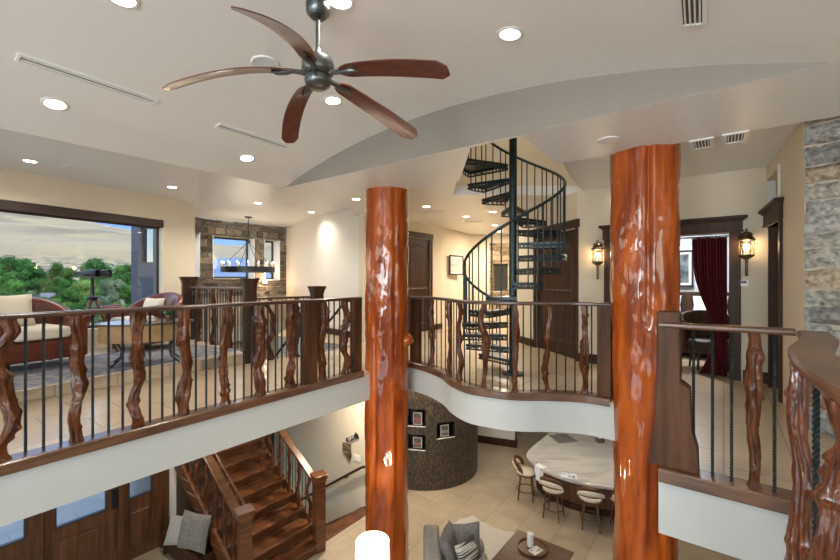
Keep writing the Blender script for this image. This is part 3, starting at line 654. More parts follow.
# ------------------------------------------------------------------ spiral staircase
SX, SY, SR = 1.355, 5.9, .715
sp = empty('spiral_staircase', (SX, SY, 0), 'black iron spiral staircase rising through the ceiling behind the curved balcony', 'staircase')
MB().tube([(0, 0, 0), (0, 0, 4.15)], .056, 20).build('pole', M['spiral_iron'], sp, smooth=40)
MB().lathe([(.16, 0), (.16, .02), (.09, .03), (.07, .06)], n=24).build('base_flange', M['spiral_iron'], sp, smooth=40)
RPT, A_0, STP, NS = 3.06/16, math.radians(95), math.radians(27.3), 16
def polar(a, r, z): return (r*math.cos(a), r*math.sin(a), z)
for k in range(1, NS+1):
    a = A_0+STP*(k-.5); z = RPT*k; da = math.radians(15.5); mb = MB()
    if k == NS: da = math.radians(30); a += math.radians(14)
    nA = 8 if k == NS else 5
    ring = [polar(a-da*.5, .075, 0)[:2]]+[polar(a-da+2*da*q/nA, SR+.02, 0)[:2] for q in range(nA+1)]+[polar(a+da*.5, .075, 0)[:2]]
    mb.prism(ring, z-.012, z)
    rim = [(*p, z-.035) for p in ring]
    tr = mb.build('tread', M['spiral_iron'], sp)
    eb = MB()                                             # pierced drop rim of the cast tread
    for i_ in range(len(ring)-1):
        p, q = Vector(ring[i_]), Vector(ring[i_+1]); L_ = (q-p).length; d_ = (q-p)/L_; n_ = max(1, int(L_/.055))
        for zz in (z-.022, z-.078): eb.box(((p.x+q.x)/2, (p.y+q.y)/2, zz), (L_, .012, .018), math.atan2(d_.y, d_.x))
        for j_ in range(n_):
            for s_ in (-1, 1): eb.box((*(p+d_*L_*(j_+.5)/n_), z-.05), (.07, .008, .010), math.atan2(d_.y, d_.x), Matrix.Rotation(s_*.75, 3, 'Y'))
    eb.build('pierced_rim', M['spiral_iron'], tr)
    for rr_ in (.25, .45, .62): pass
    nb_ = 6 if k == NS else 3
    for q in range(nb_):
        aa = a-da+2*da*(q+.5)/nb_; hz = 1.0+(aa-A_0)/STP*RPT if k < NS else z+.96
        MB().tube([polar(aa, SR, z-.06), polar(aa, SR, hz)], .0095, 8).build('spindle', M['spiral_iron'], sp, smooth=60)
ha = [A_0+math.radians(8)+(STP*(NS-1)-.1)*i/120 for i in range(121)]
MB().tube([polar(a, SR, 1.0+(a-A_0)/STP*RPT) for a in ha], .021, 10).build('handrail', M['spiral_iron'], sp, smooth=60)
la = [A_0+STP*(NS-1)+math.radians(64)*i/24 for i in range(25)]
MB().tube([polar(a, SR, 3.98) for a in la], .02, 10).tube([polar(a, SR, 3.82) for a in la], .011, 8).build('landing_rail', M['spiral_iron'], sp, smooth=60)
sc = MB()
for i in range(22):
    a = la[0]+(la[-1]-la[0])*(i+.5)/22; c_ = Vector(polar(a, SR, 3.90)); tx = Vector((-math.sin(a), math.cos(a), 0))
    sc.tube([c_+tx*.03*math.cos(q)+Vector((0, 0, .06*math.sin(q))) for q in [2*PI*w/10 for w in range(11)]], .006, 5, cap=False)
sc.build('scroll_band', M['spiral_iron'], sp)
# ------------------------------------------------------------------ ceiling fan
fp = Vector((-.675, 2.68)); fa = (fp-A0).dot(-V); fz = vz(fa)
fan = empty('ceiling_fan', (fp.x, fp.y, fz), 'five-blade dark wood ceiling fan on a downrod under the curved ceiling', 'ceiling fan')
MB().lathe([(.02, -.10), (.05, -.10), (.075, -.075), (.08, -.02), (.07, .012)], n=28).build('canopy', M['fan_metal'], fan, smooth=45)
MB().tube([(0, 0, -.08), (0, 0, -.37)], .016, 12).build('downrod', M['fan_metal'], fan, smooth=45)
MB().lathe([(.018, -.31), (.03, -.345), (.05, -.36), (.095, -.38), (.106, -.41), (.106, -.46), (.09, -.485), (.07, -.495)], n=32).build('motor', M['fan_metal'], fan, smooth=40)
MB().lathe([(.0, -.575), (.05, -.57), (.080, -.55), (.088, -.52), (.080, -.495)], n=32).build('bottom_cap', M['fan_metal'], fan, smooth=50)
def blade_mesh():
    mb = MB(); n, m = 26, 7; top = []; 
    def pt(i, j, dz):
        t = i/(n-1); r = .17+.75*t; w = .052+.020*math.sin(min(1, t*1.2)*PI*.6)
        if t > .93: w *= 1-.55*((t-.93)/.07)
        if t < .06: w *= .6+.4*t/.06
        s = (j/(m-1)-.5)*2; y = s*w-.13*t*t+.03*t
        z = -.17*t**1.8+.0-.20*s*w*1.1-.05*(s*s)*w
        return (r, y, z+dz)
    for dz in (.004, -.004): top.append([[pt(i, j, dz) for j in range(m)] for i in range(n)])
    V_ = [p for L_ in top for row in L_ for p in row]; Fc = []; N = n*m
    for i in range(n-1):
        for j in range(m-1): a = i*m+j; Fc += [(a, a+m, a+m+1, a+1), (N+a, N+a+1, N+a+m+1, N+a+m)]
    edge = [j for j in range(m)]+[i*m+m-1 for i in range(1, n)]+[(n-1)*m+j for j in range(m-2, -1, -1)]+[i*m for i in range(n-2, 0, -1)]
    for q in range(len(edge)): a, b = edge[q], edge[(q+1) % len(edge)]; Fc.append((a, b, N+b, N+a))
    return mb.add(V_, Fc)
FANG = -19
bl0 = br0 = None
for k in range(5):
    if bl0 is None:
        bl0 = blade_mesh().build('blade', M['fan_blade'], fan, smooth=50)
        bm_ = MB(); bm_.tube([(.09, 0, .004), (.15, .012, .002), (.20, .0, -.004), (.26, -.012, -.014), (.29, .004, -.018)], [.018, .013, .022, .016, .006], 10); bm_.box((.13, 0, .003), (.10, .03, .014))
        br0 = bm_.build('bracket', M['fan_metal'], bl0, smooth=50); b_ = bl0
    else:
        b_ = bl0.copy(); COL.objects.link(b_); c_ = br0.copy(); COL.objects.link(c_); c_.parent = b_
    b_.location = (0, 0, -.485); b_.rotation_euler = (0, 0, math.radians(FANG+72*k))

# ------------------------------------------------------------------ recessed lights, vents, ceiling discs
def vault_hit(px, py):
    lo, hi = .3, 12.0
    for _ in range(60):
        D = (lo+hi)/2; x, y, z = atD(px, py, D); a = (Vector((x, y))-A0).dot(-V); a = max(0, min(VW, a))
        if z < vz(a): lo = D
        else: hi = D
    a = (Vector(atD(px, py, D)[:2])-A0).dot(-V); R = ((VW/2)**2+VR**2)/(2*VR); sl = -(a-VW/2)/R
    nrm = (Vector((-V.x, -V.y, sl))).cross(Vector((U.x, U.y, 0))); 
    if nrm.z > 0: nrm = -nrm
    return Vector(atD(px, py, D)), nrm.normalized()
def flat_hit(px, py, z): p = at(px, py, z); return Vector((p.x, p.y, z)), Vector((0, 0, -1))
lens_me = ring_me = None
def downlight(hit, label, group='recessed ceiling lights', power=None, cone=150, col=WARM2):
    global lens_me, ring_me
    p, nrm = hit; r = empty('ceiling_light', p, label, 'ceiling light', group); r.rotation_euler = nrm.to_track_quat('-Z', 'Y').to_euler()
    if lens_me is None:
        a = MB().lathe([(.072, -.006), (.085, -.010), (.098, -.004), (.098, .004)], n=28, cap=False).build('trim_ring', M['white_metal'], r, smooth=50)
        b = MB().lathe([(.0, -.004), (.072, -.004), (.072, .0)], n=24).build('lens', M['lamp'], r); ring_me, lens_me = a.data, b.data
    else:
        for nm, me in (('trim_ring', ring_me), ('lens', lens_me)):
            o = bpy.data.objects.new(nm, me); COL.objects.link(o); o.parent = r
    l = bpy.data.lights.new('downlight_beam', 'SPOT'); l.energy = power or SPOT_UP; l.color = col; l.spot_size = math.radians(cone); l.spot_blend = .9; l.shadow_soft_size = .07
    lo = bpy.data.objects.new('downlight_beam', l); COL.objects.link(lo); lo.parent = r; lo.location = (0, 0, -.02)
    return r
for px, py, s_ in ((55, 104, 'on the curved ceiling below the long slot vent'), (247, 158, 'on the curved ceiling below the short slot vent'), (510, 34, 'on the curved ceiling right of the fan'),
                   (333, 100.5, 'on the curved ceiling directly behind the fan hub'), (340, 1, 'at the top edge beside the fan canopy'), (122, -2, 'at the top edge above the left fan blade')):
    downlight(vault_hit(px, py), 'round recessed light '+s_, cone=112)
for px, py, s_ in ((30, 161, 'on the left flat ceiling nearest the big window'), (172, 187, 'on the left flat ceiling near the window corner'), (258, 203, 'on the left flat ceiling above the stone windows'), (311, 212, 'on the left ceiling near the white stair wall')):
    downlight(flat_hit(px, py, ZL), 'small lit recessed light '+s_, power=130 if px == 258 else None)
for px, py, s_ in ((356, 199, 'beside the top of the left log column'), (426.5, 206.5, 'just right of the left log column'), (466, 216.5, 'between the left log column and the spiral stair'), (495, 225, 'seen through the spiral stair spindles'), (499, 231.5, 'far back behind the spiral stair')):
    downlight(flat_hit(px, py, ZM), 'small lit recessed light '+s_)
downlight((Vector((4.3, 4.4, ZM)), Vector((0, 0, -1))), 'recessed light in the corner before the burgundy curtain', power=26)
downlight((Vector((3.2, 6.4, ZM)), Vector((0, 0, -1))), 'recessed light before the left lantern', power=26)
downlight((Vector((1.6, 8.9, ZM)), Vector((0, 0, -1))), 'recessed light in the back hall behind the spiral stair', power=30)
for i, (a_, b_) in enumerate(((1.2, -6.5), (4.6, -6.5), (2.9, -5.2), (5.0, -2.2))):
    p = ab(a_, b_); downlight((Vector((*p, vz(a_))), Vector((0, 0, -1))), 'recessed light on the curved ceiling behind the viewer', cone=112)
for x, y, s_ in ((-3.6, 6.3, 'over the entry doors'), (-5.3, 4.2, 'over the entry mat'), (.6, 8.4, 'over the mosaic cylinder'), (2.1, 7.0, 'over the bar stools'), (3.4, 8.3, 'over the marble counter'), (5.0, 7.6, 'over the far bar end'), (2.3, 9.8, 'over the passage beside the bar'), (-1.40, 7.58, 'added to brighten the wall by the descending stair'), (-.12, 8.66, 'beside the mosaic cylinder')):
    downlight((Vector((x, y, SLAB-.002)), Vector((0, 0, -1))), 'recessed light under the upper floor '+s_, 'recessed lights under the upper floor', SPOT_LOW*(3.6 if 'descending' in s_ else 1.4 if 'beside the mosaic' in s_ else 1), col=WARM)  # the descending-stair fixture is added as a wash for its wall
def slot_vent(hit0, hit1, label, w, name='slot_vent', n=2, zoff=0, cat='vent'):
    (p, n0), (q, n1) = hit0, hit1; c = (p+q)/2; r = empty(name, c, label, cat, 'ceiling vents'); d = (q-p); L = d.length; d.normalize(); nn = (n0+n1).normalized(); s_ = nn.cross(d).normalized(); nn = d.cross(s_).normalized()
    if nn.z > 0: nn = -nn; s_ = -s_
    def bar(mb, s0, s1, t0, t1, h0, h1):
        P = [d*s+s_*t+nn*h for h in (h0, h1) for s, t in ((s0, t0), (s1, t0), (s1, t1), (s0, t1))]
        mb.add(P, [(3, 2, 1, 0), (4, 5, 6, 7), (0, 1, 5, 4), (1, 2, 6, 5), (2, 3, 7, 6), (3, 0, 4, 7)])
    fr = MB(); m = .25*w
    bar(fr, -L/2-m, L/2+m, -w/2-m, -w/2, -.008, .012); bar(fr, -L/2-m, L/2+m, w/2, w/2+m, -.008, .012); bar(fr, -L/2-m, -L/2, -w/2, w/2, -.008, .012); bar(fr, L/2, L/2+m, -w/2, w/2, -.008, .012)
    fr.build('frame', M['ceiling'], r); bk = MB(); bar(bk, -L/2, L/2, -w/2, w/2, -.004, .002); bk.build('dark_opening', M['vent_dark'], r)
    sl = MB()
    for i in range(n):
        t = -w/2+w*(i+.5)/n; bar(sl, -L/2, L/2, t-w/n*.17, t+w/n*.17, .002, .010)
    sl.build('slat', M['ceiling'], r); return r
slot_vent(vault_hit(20, 57), vault_hit(154, 101), 'long slot vent on the curved ceiling at the upper left', .075)
slot_vent(vault_hit(219, 125), vault_hit(287, 147), 'shorter slot vent on the curved ceiling behind the lowest fan blade', .075)
slot_vent(vault_hit(691.5, -22), vault_hit(693, 23), 'slot vent at the top edge of the curved ceiling on the right', .10, n=4)
def grille(hit, label, L, w, ang, n):
    p, nn = hit; d = Vector((math.cos(ang), math.sin(ang), 0)); return slot_vent((p-d*L/2, nn), (p+d*L/2, nn), label, w, 'ceiling_grille', n)
grille(flat_hit(85, 170, ZL), 'rectangular grille on the left flat ceiling above the big window', .42, .20, math.atan2(WD.y, WD.x), 5)
for px, py, s_ in ((702, 143.5, 'left of the two grilles on the ceiling before the bedroom'), (735, 137.5, 'right of the two grilles on the ceiling before the bedroom')):
    p = at(px, py, ZC-.001); grille((Vector((p.x, p.y, ZC)), Vector((0, 0, -1))), 'dark louvred ceiling grille, '+s_, .27, .13, 0.9273, 5)
grille(flat_hit(434, 211, ZM), 'thin ceiling grille beside the light right of the left log column', .45, .16, 0, 4); grille(flat_hit(474, 221.5, ZM), 'thin ceiling grille beside the light near the spiral stair', .45, .16, 0, 4)
def disc(hit, r_, label, name, cat, mat):
    p, nn = hit; r = empty(name, p, label, cat); r.rotation_euler = nn.to_track_quat('-Z', 'Y').to_euler()
    MB().lathe([(r_*.88, -.010), (r_, -.012), (r_*1.06, -.004), (r_*1.06, .003)], n=36, cap=False).build('rim', M['white_metal'], r, smooth=50); MB().lathe([(0, -.007), (r_*.88, -.007), (r_*.88, .0)], n=36).build('grille', M[mat], r)
disc(vault_hit(265, 63), .105, 'round ceiling speaker, coloured as if blue-lit, left of the fan hub', 'ceiling_speaker', 'speaker', 'speaker')
disc(flat_hit(608.5, 139.5, ZC), .095, 'round white unlit disc on the soffit left of the right log column', 'ceiling_disc', 'ceiling speaker', 'white_metal')
disc(flat_hit(290, 205, ZL), .16, 'faint round ceiling disc left of the left log column', 'ceiling_disc', 'ceiling speaker', 'white_metal')
# ------------------------------------------------------------------ doors and casings
def door(n, p0, p1, z0, h, mat, panels, recess=.05, hside=1, casing=True, cw=.11, crown=True, arch=False, handle=True, glass=()):
    r, L = local_shell('door_%d' % n, p0, p1, z0); mb = MB(); y = recess
    xs = sorted({0, L, *[g[0] for g in glass], *[g[1] for g in glass]}); zs = sorted({.005, h, *[g[2] for g in glass], *[g[3] for g in glass]})
    for i in range(len(xs)-1):
        for j in range(len(zs)-1):
            cx, cz = (xs[i]+xs[i+1])/2, (zs[j]+zs[j+1])/2
            if not any(g[0] < cx < g[1] and g[2] < cz < g[3] for g in glass): mb.bx(xs[i], xs[i+1], y, y+.045, zs[j], zs[j+1])
    mb.build('leaf', M[mat], r)
    for g in glass:
        gm = MB().bx(g[0], g[1], y+.018, y+.026, g[2], g[3]).build('pane', M['glass'], r)
        f_ = MB(); t = .022
        for x0, x1, a, b in ((g[0], g[0]+t, g[2], g[3]), (g[1]-t, g[1], g[2], g[3]), (g[0], g[1], g[2], g[2]+t), (g[0], g[1], g[3]-t, g[3])): f_.bx(x0, x1, y-.008, y+.05, a, b)
        f_.build('glazing_frame', M['frame_dark'], gm)
    for (x0, x1, a, b) in panels:
        pm = MB(); N = 8
        if arch and b > h*.6:
            poly = [(x0, a), (x1, a)]+[(x1+(x0-x1)*k/N, b-.10+.10*math.sin(PI*k/N)) for k in range(N+1)]
        else: poly = [(x0, a), (x1, a), (x1, b), (x0, b)]
        cx, cz = sum(p[0] for p in poly)/len(poly), sum(p[1] for p in poly)/len(poly); m = len(poly)
        ring = []
        for k_, yy in ((1, y), (.985, y-.012), (.93, y-.012), (.90, y-.002), (.80, y-.002), (.74, y-.011)): ring.append([(cx+(p[0]-cx)*k_, yy, cz+(p[1]-cz)*(1-(1-k_)*(x1-x0)/(b-a))) for p in poly])
        V_ = [p for q in ring for p in q]; Fc = [(i*m+j, i*m+(j+1) % m, (i+1)*m+(j+1) % m, (i+1)*m+j) for i in range(len(ring)-1) for j in range(m)]+[tuple(range((len(ring)-1)*m, len(ring)*m))]
        pm.add(V_, Fc).build('panel', M[mat], r)
    if handle:
        hx = L-.07 if hside > 0 else .07
        hm = MB(); hm.bx(hx-.028, hx+.028, y-.012, y, .93, 1.17); hm.tube([(hx, y-.01, 1.02), (hx, y-.05, 1.02), (hx-.10*hside, y-.055, 1.02)], .011, 8); hm.build('handle', M['iron'], r, smooth=50)
    if casing: casing_on(r, L, h, cw, crown, mat)
    return r
def casing_on(r, L, h, cw=.11, crown=True, mat='dark_wood', depth=.16):
    mb = MB(); mb.bx(-cw, 0, -.028, 0, 0, h+.02); mb.bx(L, L+cw, -.028, 0, 0, h+.02); mb.bx(-cw-.02, L+cw+.02, -.034, 0, h+.02, h+.16)
    mb.bx(-.02, 0, 0, depth, 0, h); mb.bx(L, L+.02, 0, depth, 0, h); mb.bx(-.02, L+.02, 0, depth, h, h+.02)
    if crown:
        mb.bx(-cw-.04, L+cw+.04, -.055, 0, h+.16, h+.185); mb.bx(-cw-.07, L+cw+.07, -.085, 0, h+.185, h+.225); mb.bx(-cw-.03, L+cw+.03, -.045, 0, h+.005, h+.025)
    mb.build('casing', M[mat], r, bevel=.005)
a, b = HP+HD*s0, HP+HD*s1; w_ = (b-a).length
door(1, a+HD*.0, b, 0, 2.45, 'dark_wood', [(.1, w_-.1, .2, .95), (.1, w_-.1, 1.1, 2.3)], arch=True, crown=False, cw=.07, hside=-1, recess=.03)
a, b = DP0+DD*d0, DP0+DD*d1; w_ = (b-a).length
door(2, a, b, 0, 2.24, 'dark_wood', [(.12, w_-.12, .22, .98), (.12, w_-.12, 1.14, 2.1)], crown=False, hside=1, recess=.04, cw=.09)
r, L = local_shell('door_3', bsL+BD*bo0, bsL+BD*bo1); casing_on(r, L, 2.02, .13, True, 'dark_wood', .17)
r, L = local_shell('door_4', RP0+RD*r0, RP0+RD*r1); casing_on(r, L, 2.06, .10, True, 'dark_wood', .31)
q0 = RP0+RD*r0+Vector((-RD.y, RD.x))*.33; q1 = q0+Vector((.9, -.55))
door(5, RP0+RD*(r0+.40)+Vector((-.02, .0)), RP0+RD*(r0+.40)+Vector((.74, -.50)), 0, 2.04, 'dark_wood', [(.1, .8, .2, .95), (.1, .8, 1.1, 1.95)], casing=False, recess=.0)
wall('wall_closet', RP0+U*1.6+Vector((.2, 0)), RP0+U*-1.9+Vector((2.2, 0)), 0, ZM, M['wall'], .1)
# entry doors below
eo = EP-U*2.42
def ep(s): return EP+U*s
def eglass(p0, p1, x0, x1): return [(x0, x1, .97, 2.45)]
door(6, ep(-2.38), ep(-1.54), LOW, 2.58, 'entry_wood', [(.13, .70, .18, .80)], glass=[(.13, .70, .99, 2.42)], recess=.06, casing=False, handle=False)
door(7, ep(-1.52), ep(-.62), LOW, 2.58, 'entry_wood', [(.14, .74, .18, .80)], glass=[(.14, .77, .97, 2.42)], recess=.06, casing=False, handle=False)
door(8, ep(-.56), ep(-.02), LOW, 2.58, 'entry_wood', [(.10, .43, .18, .80)], glass=[(.09, .44, 1.0, 2.42)], recess=.06, casing=False, handle=False)
tm = MB()
for s_, e_ in ((-2.44, -2.38), (-1.54, -1.52), (-.62, -.56), (-.02, .11)):
    a, b = ep(s_), ep(e_); nn = V*-.02; tm.prism([tuple(a+nn), tuple(b+nn), tuple(b+V*.14), tuple(a+V*.14)], LOW, -.60)
struct('trim_10', tm, M['entry_wood'])
r = empty('door_handle_set', (*(ep(-.66)-V*.0), LOW+.95), 'dark rectangular handle plate on the entry door beside the narrow side glass', 'door handle', rz=math.atan2(U.y, U.x))
MB().bx(-.035, .035, .04, .062, 0, .30).build('plate', M['black'], r, bevel=.006); MB().tube([(0, .045, .08), (0, -.01, .09), (0, -.01, .22), (0, .045, .24)], .012, 8).build('pull', M['iron'], r, smooth=60)
# ------------------------------------------------------------------ wall lanterns, thermostat, pictures
def lantern(p, label):
    r = empty('wall_lantern', p, label, 'wall lantern', 'bronze wall lanterns', rz=math.atan2(BD.y, BD.x)); c = (0, -.13, 0)
    MB().box((0, -.006, .12), (.09, .012, .22)).tube([(0, -.01, .14), (0, -.05, .23), (0, -.13, .27)], .011, 8).build('wall_bracket', M['brass'], r, bevel=.003)
    MB().lathe([(.0, .27), (.016, .26), (.012, .235), (.055, .215), (.075, .19), (.06, .185), (.072, .155), (.094, .135), (.094, .115), (.078, .11)], c, 24).build('cap', M['brass'], r, smooth=40)
    fr = MB(); [fr.tube([(.078*math.cos(q), -.13+.078*math.sin(q), -.075), (.078*math.cos(q), -.13+.078*math.sin(q), .115)], .005, 6) for q in [PI/3*k for k in range(6)]]; fr.build('cage', M['brass'], r)
    MB().lathe([(.072, -.075), (.072, .11)], c, 24, cap=False).build('glass', M['lantern_glass'], r, smooth=80)
    MB().lathe([(.085, -.075), (.088, -.09), (.06, -.115), (.022, -.14), (.016, -.17), (.014, -.33), (.02, -.34), (.014, -.355), (.0, -.36)], c, 24).build('tail', M['brass'], r, smooth=40)
    cn = MB().lathe([(.016, -.085), (.016, -.02), (0, -.018)], c, 12).build('candle', M['cream'], r, smooth=60)
    MB().lathe([(0, -.02), (.009, -.005), (.007, .012), (0, .032)], c, 10).build('flame', M['flame'], cn, smooth=80)
    l = bpy.data.lights.new('lantern_glow', 'POINT'); l.energy = 3; l.color = (1, .72, .42); l.shadow_soft_size = .06; o = bpy.data.objects.new('lantern_glow', l); COL.objects.link(o); o.parent = r; o.location = (0, -.13, .04)
    return r
def onbed(px, z, o=0.0): s_ = on_line(px, BP, BD); q = BP+BD*s_-Vector((-BD.y, BD.x))*o; return (q.x, q.y, z)
lantern(onbed(599.5, 1.74), 'bronze candle lantern left of the right log column'); lantern(onbed(746, 1.78), 'bronze candle lantern right of the burgundy curtain')
r = empty('thermostat', onbed(743, 1.33), 'small white thermostat on the wall below the right lantern', 'thermostat', rz=math.atan2(BD.y, BD.x)); MB().box((0, -.014, 0), (.125, .026, .095)).build('case', M['white_metal'], r, bevel=.006); MB().box((0, -.028, .012), (.07, .003, .035)).build('display', M['black'], r)
def picture(name, p0, p1, z0, z1, label, fm, art, mat_w=.05, rz=None):
    d = Vector(p1[:2])-Vector(p0[:2]); L = d.length; h = z1-z0; r = empty(name, (p0[0], p0[1], z0), label, 'picture', 'framed pictures', rz=math.atan2(d.y, d.x)); t = .035
    f_ = MB()
    for x0, x1, a, b in ((0, t, 0, h), (L-t, L, 0, h), (t, L-t, 0, t), (t, L-t, h-t, h)): f_.bx(x0, x1, -.035, -.004, a, b)
    f_.build('frame', fm, r); MB().bx(t, L-t, -.016, -.006, t, h-t).build('mat_board', M['paper'], r); MB().bx(t+mat_w, L-t-mat_w, -.019, -.015, t+mat_w, h-t-mat_w).build('print', art, r); return r
art1 = pmat('sketch_print', (.62, .58, .50), .8, col2=(.40, .37, .33), scale=(9, 9, 9), lo=.5, hi=.6); art2 = pmat('dark_print', (.03, .04, .05), .4, col2=(.20, .24, .24), scale=(5, 5, 5)); 
h0, h1 = on_line(449, HP, HD), on_line(462.5, HP, HD); picture('framed_picture', HP+HD*h0, HP+HD*h1, 1.52, 2.10, 'dark framed sketch on the hall wall left of the spiral stair', M['dark_wood'], art1)
hf0, hf1 = HP+HD*3.1, Vector((1.72, 13.4)); hd_ = (hf1-hf0).normalized(); h0, h1 = on_line(470, hf0, hd_), on_line(477.5, hf0, hd_)
picture('framed_picture', hf0+hd_*h0, hf0+hd_*h1, 1.45, 2.15, 'pale framed picture on the far hall wall seen through the spiral stair', M['white_metal'], art1)
# ------------------------------------------------------------------ bedroom
def bedp(s, d): q = bsL+BD*s+U*d; return (q.x, q.y)
brz = math.atan2(BD.y, BD.x)
def opx(px, d):                                    # bedroom plan station on the sight line of px at depth d
    o = bsL+U*d; return on_line(px, o, BD)
q0, q1 = opx(666, 3.56), opx(693.5, 3.56); picture('framed_picture', bedp(q0, 3.56), bedp(q1, 3.56), 1.22, 2.02, 'large dark framed picture on the bedroom wall beside the burgundy curtain', M['black'], art2, .05)
r = empty('bed', (*bedp(opx(690, 2.4), 2.4), 0), 'bed with dark headboard and white linen in the room behind the curtain', 'bed', rz=brz)
MB().bx(-.9, .75, .98, 1.06, 0, 1.12).build('headboard', M['dark_wood'], r, bevel=.02); MB().bx(-.9, .75, -.9, .98, .08, .36).build('bed_frame', M['dark_wood'], r, bevel=.02); MB().bx(-.88, .73, -.88, .96, .36, .66).build('mattress', M['bed_white'], r, bevel=.07, seg=4); MB().bx(-.92, .77, -.92, .5, .5, .69).build('duvet', M['bed_white'], r, bevel=.05, seg=3)
def cushion(r, c, d, mat, name='pillow', rz=0, tilt=0, puff=1.0, axis='X'):
    mb = MB(); n = 13; V_ = []; Fc = []
    for s_ in (1, -1):
        for j in range(n):
            for i in range(n):
                u, v = i/(n-1)*2-1, j/(n-1)*2-1; k = (1-u**4)*(1-v**4); pin = 1-.07*(1-abs(u))*abs(v)**3-.0
                x = u*d[0]/2*(1-.10*(1-v*v)*0-.08*(1-abs(v))*(abs(u)**4)); z = v*d[2]/2*(1-.08*(1-abs(u))*(abs(v)**4)); V_.append((x, s_*d[1]/2*puff*k**.45, z))
    for s_ in range(2):
        for j in range(n-1):
            for i in range(n-1):
                a = s_*n*n+j*n+i; q = (a, a+1, a+n+1, a+n); Fc.append(q if s_ == 0 else tuple(reversed(q)))
    mb.add(V_, Fc); o = mb.build(name, mat, r, smooth=80); o.location = c; o.rotation_euler = (tilt, 0, rz); return o
for k in (-.5, .3): 
    o = cushion(r, (k, .82, .84), (.6, .2, .42), M['bed_white'], 'pillow', 0, -.35)
# curtain tied to the right of the opening
cw0, cw1 = opx(692, .10), opx(727, .10); r = empty('curtain', (*bedp(cw0, .12), 0), 'burgundy curtain swept to the right side of the wide bedroom opening', 'curtain', rz=brz)
Lc = cw1-cw0; Hc = 1.98
def cur(i, j):
    z = Hc*(1-j); t = (1-j); g = 1-.62*math.exp(-((z-.55)/.62)**2) if z > .55 else .38+.42*((.55-z)/.55)**1.5
    x = Lc*(1-g*(1-i)); return (x, .035*math.sin(i*11*2*PI+2*j)*(.5+.5*g)+.02*math.sin(i*23+5*j), max(.012, z))
MB().surf(cur, 150, 40).build('drape', M['red_cloth'], r, smooth=179, solid=.006); MB().tube([(-.25, 0, Hc+.012), (Lc+.03, 0, Hc+.012)], .010, 8).build('rod', M['iron'], r, smooth=60)
for k in range(7): MB().tube([(Lc*k/6+.013*math.cos(q), 0, Hc+.004+.016*math.sin(q)) for q in [2*PI*w/10 for w in range(11)]], .003, 5).build('ring', M['brass'], r)
r = empty('armchair', (*bedp(opx(709, .62), .62), 0), 'dark round-backed chair half hidden by the burgundy curtain', 'chair', rz=brz+.3)
def tub(i, j):
    a = PI*(-.08+1.16*i); k = 1-.02*math.cos(j*PI); h_ = .30+(.62+.16*math.sin(a))*j*.75; return (.36*math.cos(a)*k, .33*math.sin(a)*k, h_)
MB().surf(tub, 28, 8).build('backrest', M['dark_wood'], r, smooth=179, solid=.06); MB().lathe([(.0, .46), (.28, .46), (.32, .42), (.32, .30), (.0, .30)], n=28).build('seat', M['dark_wood'], r, smooth=50)
for a in (.6, 2.5, 3.9, 5.5): MB().tube([(.24*math.cos(a), .24*math.sin(a), .31), (.27*math.cos(a), .27*math.sin(a), .0)], [.022, .014], 8).build('leg', M['dark_wood'], r, smooth=60)
def room_lamp(name, loc, power, col=WARM2, size=.3):
    l = bpy.data.lights.new(name, 'AREA'); l.shape = 'DISK'; l.size = size; l.energy = power; l.color = col; o = bpy.data.objects.new(name, l); COL.objects.link(o); o.location = loc
room_lamp('bedroom_ceiling_lamp', (*bedp(1.2, 2.0), ZM-.03), 60, (.86, .92, 1.0), .5); room_lamp('upstairs_lamp', (1.6, 6.2, 5.3), 11, WARM2, .5); room_lamp('far_hall_lamp', (2.6, 12.0, ZM-.03), 60, WARM, .3)

# ------------------------------------------------------------------ seating area
PZ = .16
def rect_at(px, py, z): p = at(px, py, z); return (p.x, p.y, z)
RUGC = at(100, 352, PZ)
r = empty('area_rug', (-4.62, 5.80, PZ), 'blue-grey patterned rug under the leather chairs and tan table', 'rug', rz=math.atan2(WD.y, WD.x))
MB().bx(-1.75, 1.75, -.85, .85, .001, .012).build('pile', M['rug'], r); 
for s_ in (-1, 1): fr = MB(); fr.bx(-1.75, 1.75, s_*.85, s_*.862, .001, .01); [fr.bx(-1.75+3.5*k/60-.004, -1.75+3.5*k/60+.004, s_*.86, s_*.90, .001, .008) for k in range(61)]; fr.build('fringe', M['cream'], r)
def club_chair(x, y, rz, label, pillow_label, throw):
    r = empty('club_chair', (x, y, PZ+.013), label, 'armchair', 'brown leather club chairs', rz=rz); r.scale = (1.12, 1.12, 1.14)
    MB().bx(-.36, .36, -.38, .32, .10, .34).build('base', M['leather'], r, bevel=.04, seg=3)
    c_ = MB().bx(-.27, .27, -.43, .24, .35, .49).build('seat_cushion', M['cream'] if throw else M['leather'], r, bevel=.05, seg=4)
    def back(i, j):
        a = PI*(-.12+1.24*i); e = math.sin(max(0, min(PI, a))); top = .58+.27*max(0, e)**.8; z = .10+(top-.10)*min(1, j*1.0); fl = .05*j*j
        return ((.40+fl)*math.cos(a)*1.0, .02+(.36+fl)*math.sin(a), z)
    MB().surf(back, 40, 10).build('wrap_back', M['leather'], r, smooth=179, solid=.10, bevel=0, sub=1)
    for sx in (-1, 1): MB().tube([(sx*.44, -.13, .60), (sx*.44, -.38, .59), (sx*.43, -.43, .56)], [.072, .072, .05], 14).build('armrest', M['leather'], r, smooth=60); MB().bx(sx*.385-.055, sx*.385+.055, -.42, .0, .10, .58).build('arm_panel', M['leather'], r, bevel=.03, seg=3)
    for sx in (-.3, .3):
        for sy in (-.32, .27): MB().lathe([(.020, 0), (.03, .10)], (sx, sy, 0), 10).build('leg', M['dark_wood'], r, smooth=60)
    return r
cc1 = at(13, 367, PZ)
ch1 = club_chair(-5.42, 5.62, math.radians(62), 'brown leather club chair with a cream seat, at the left edge of the picture', '', True)
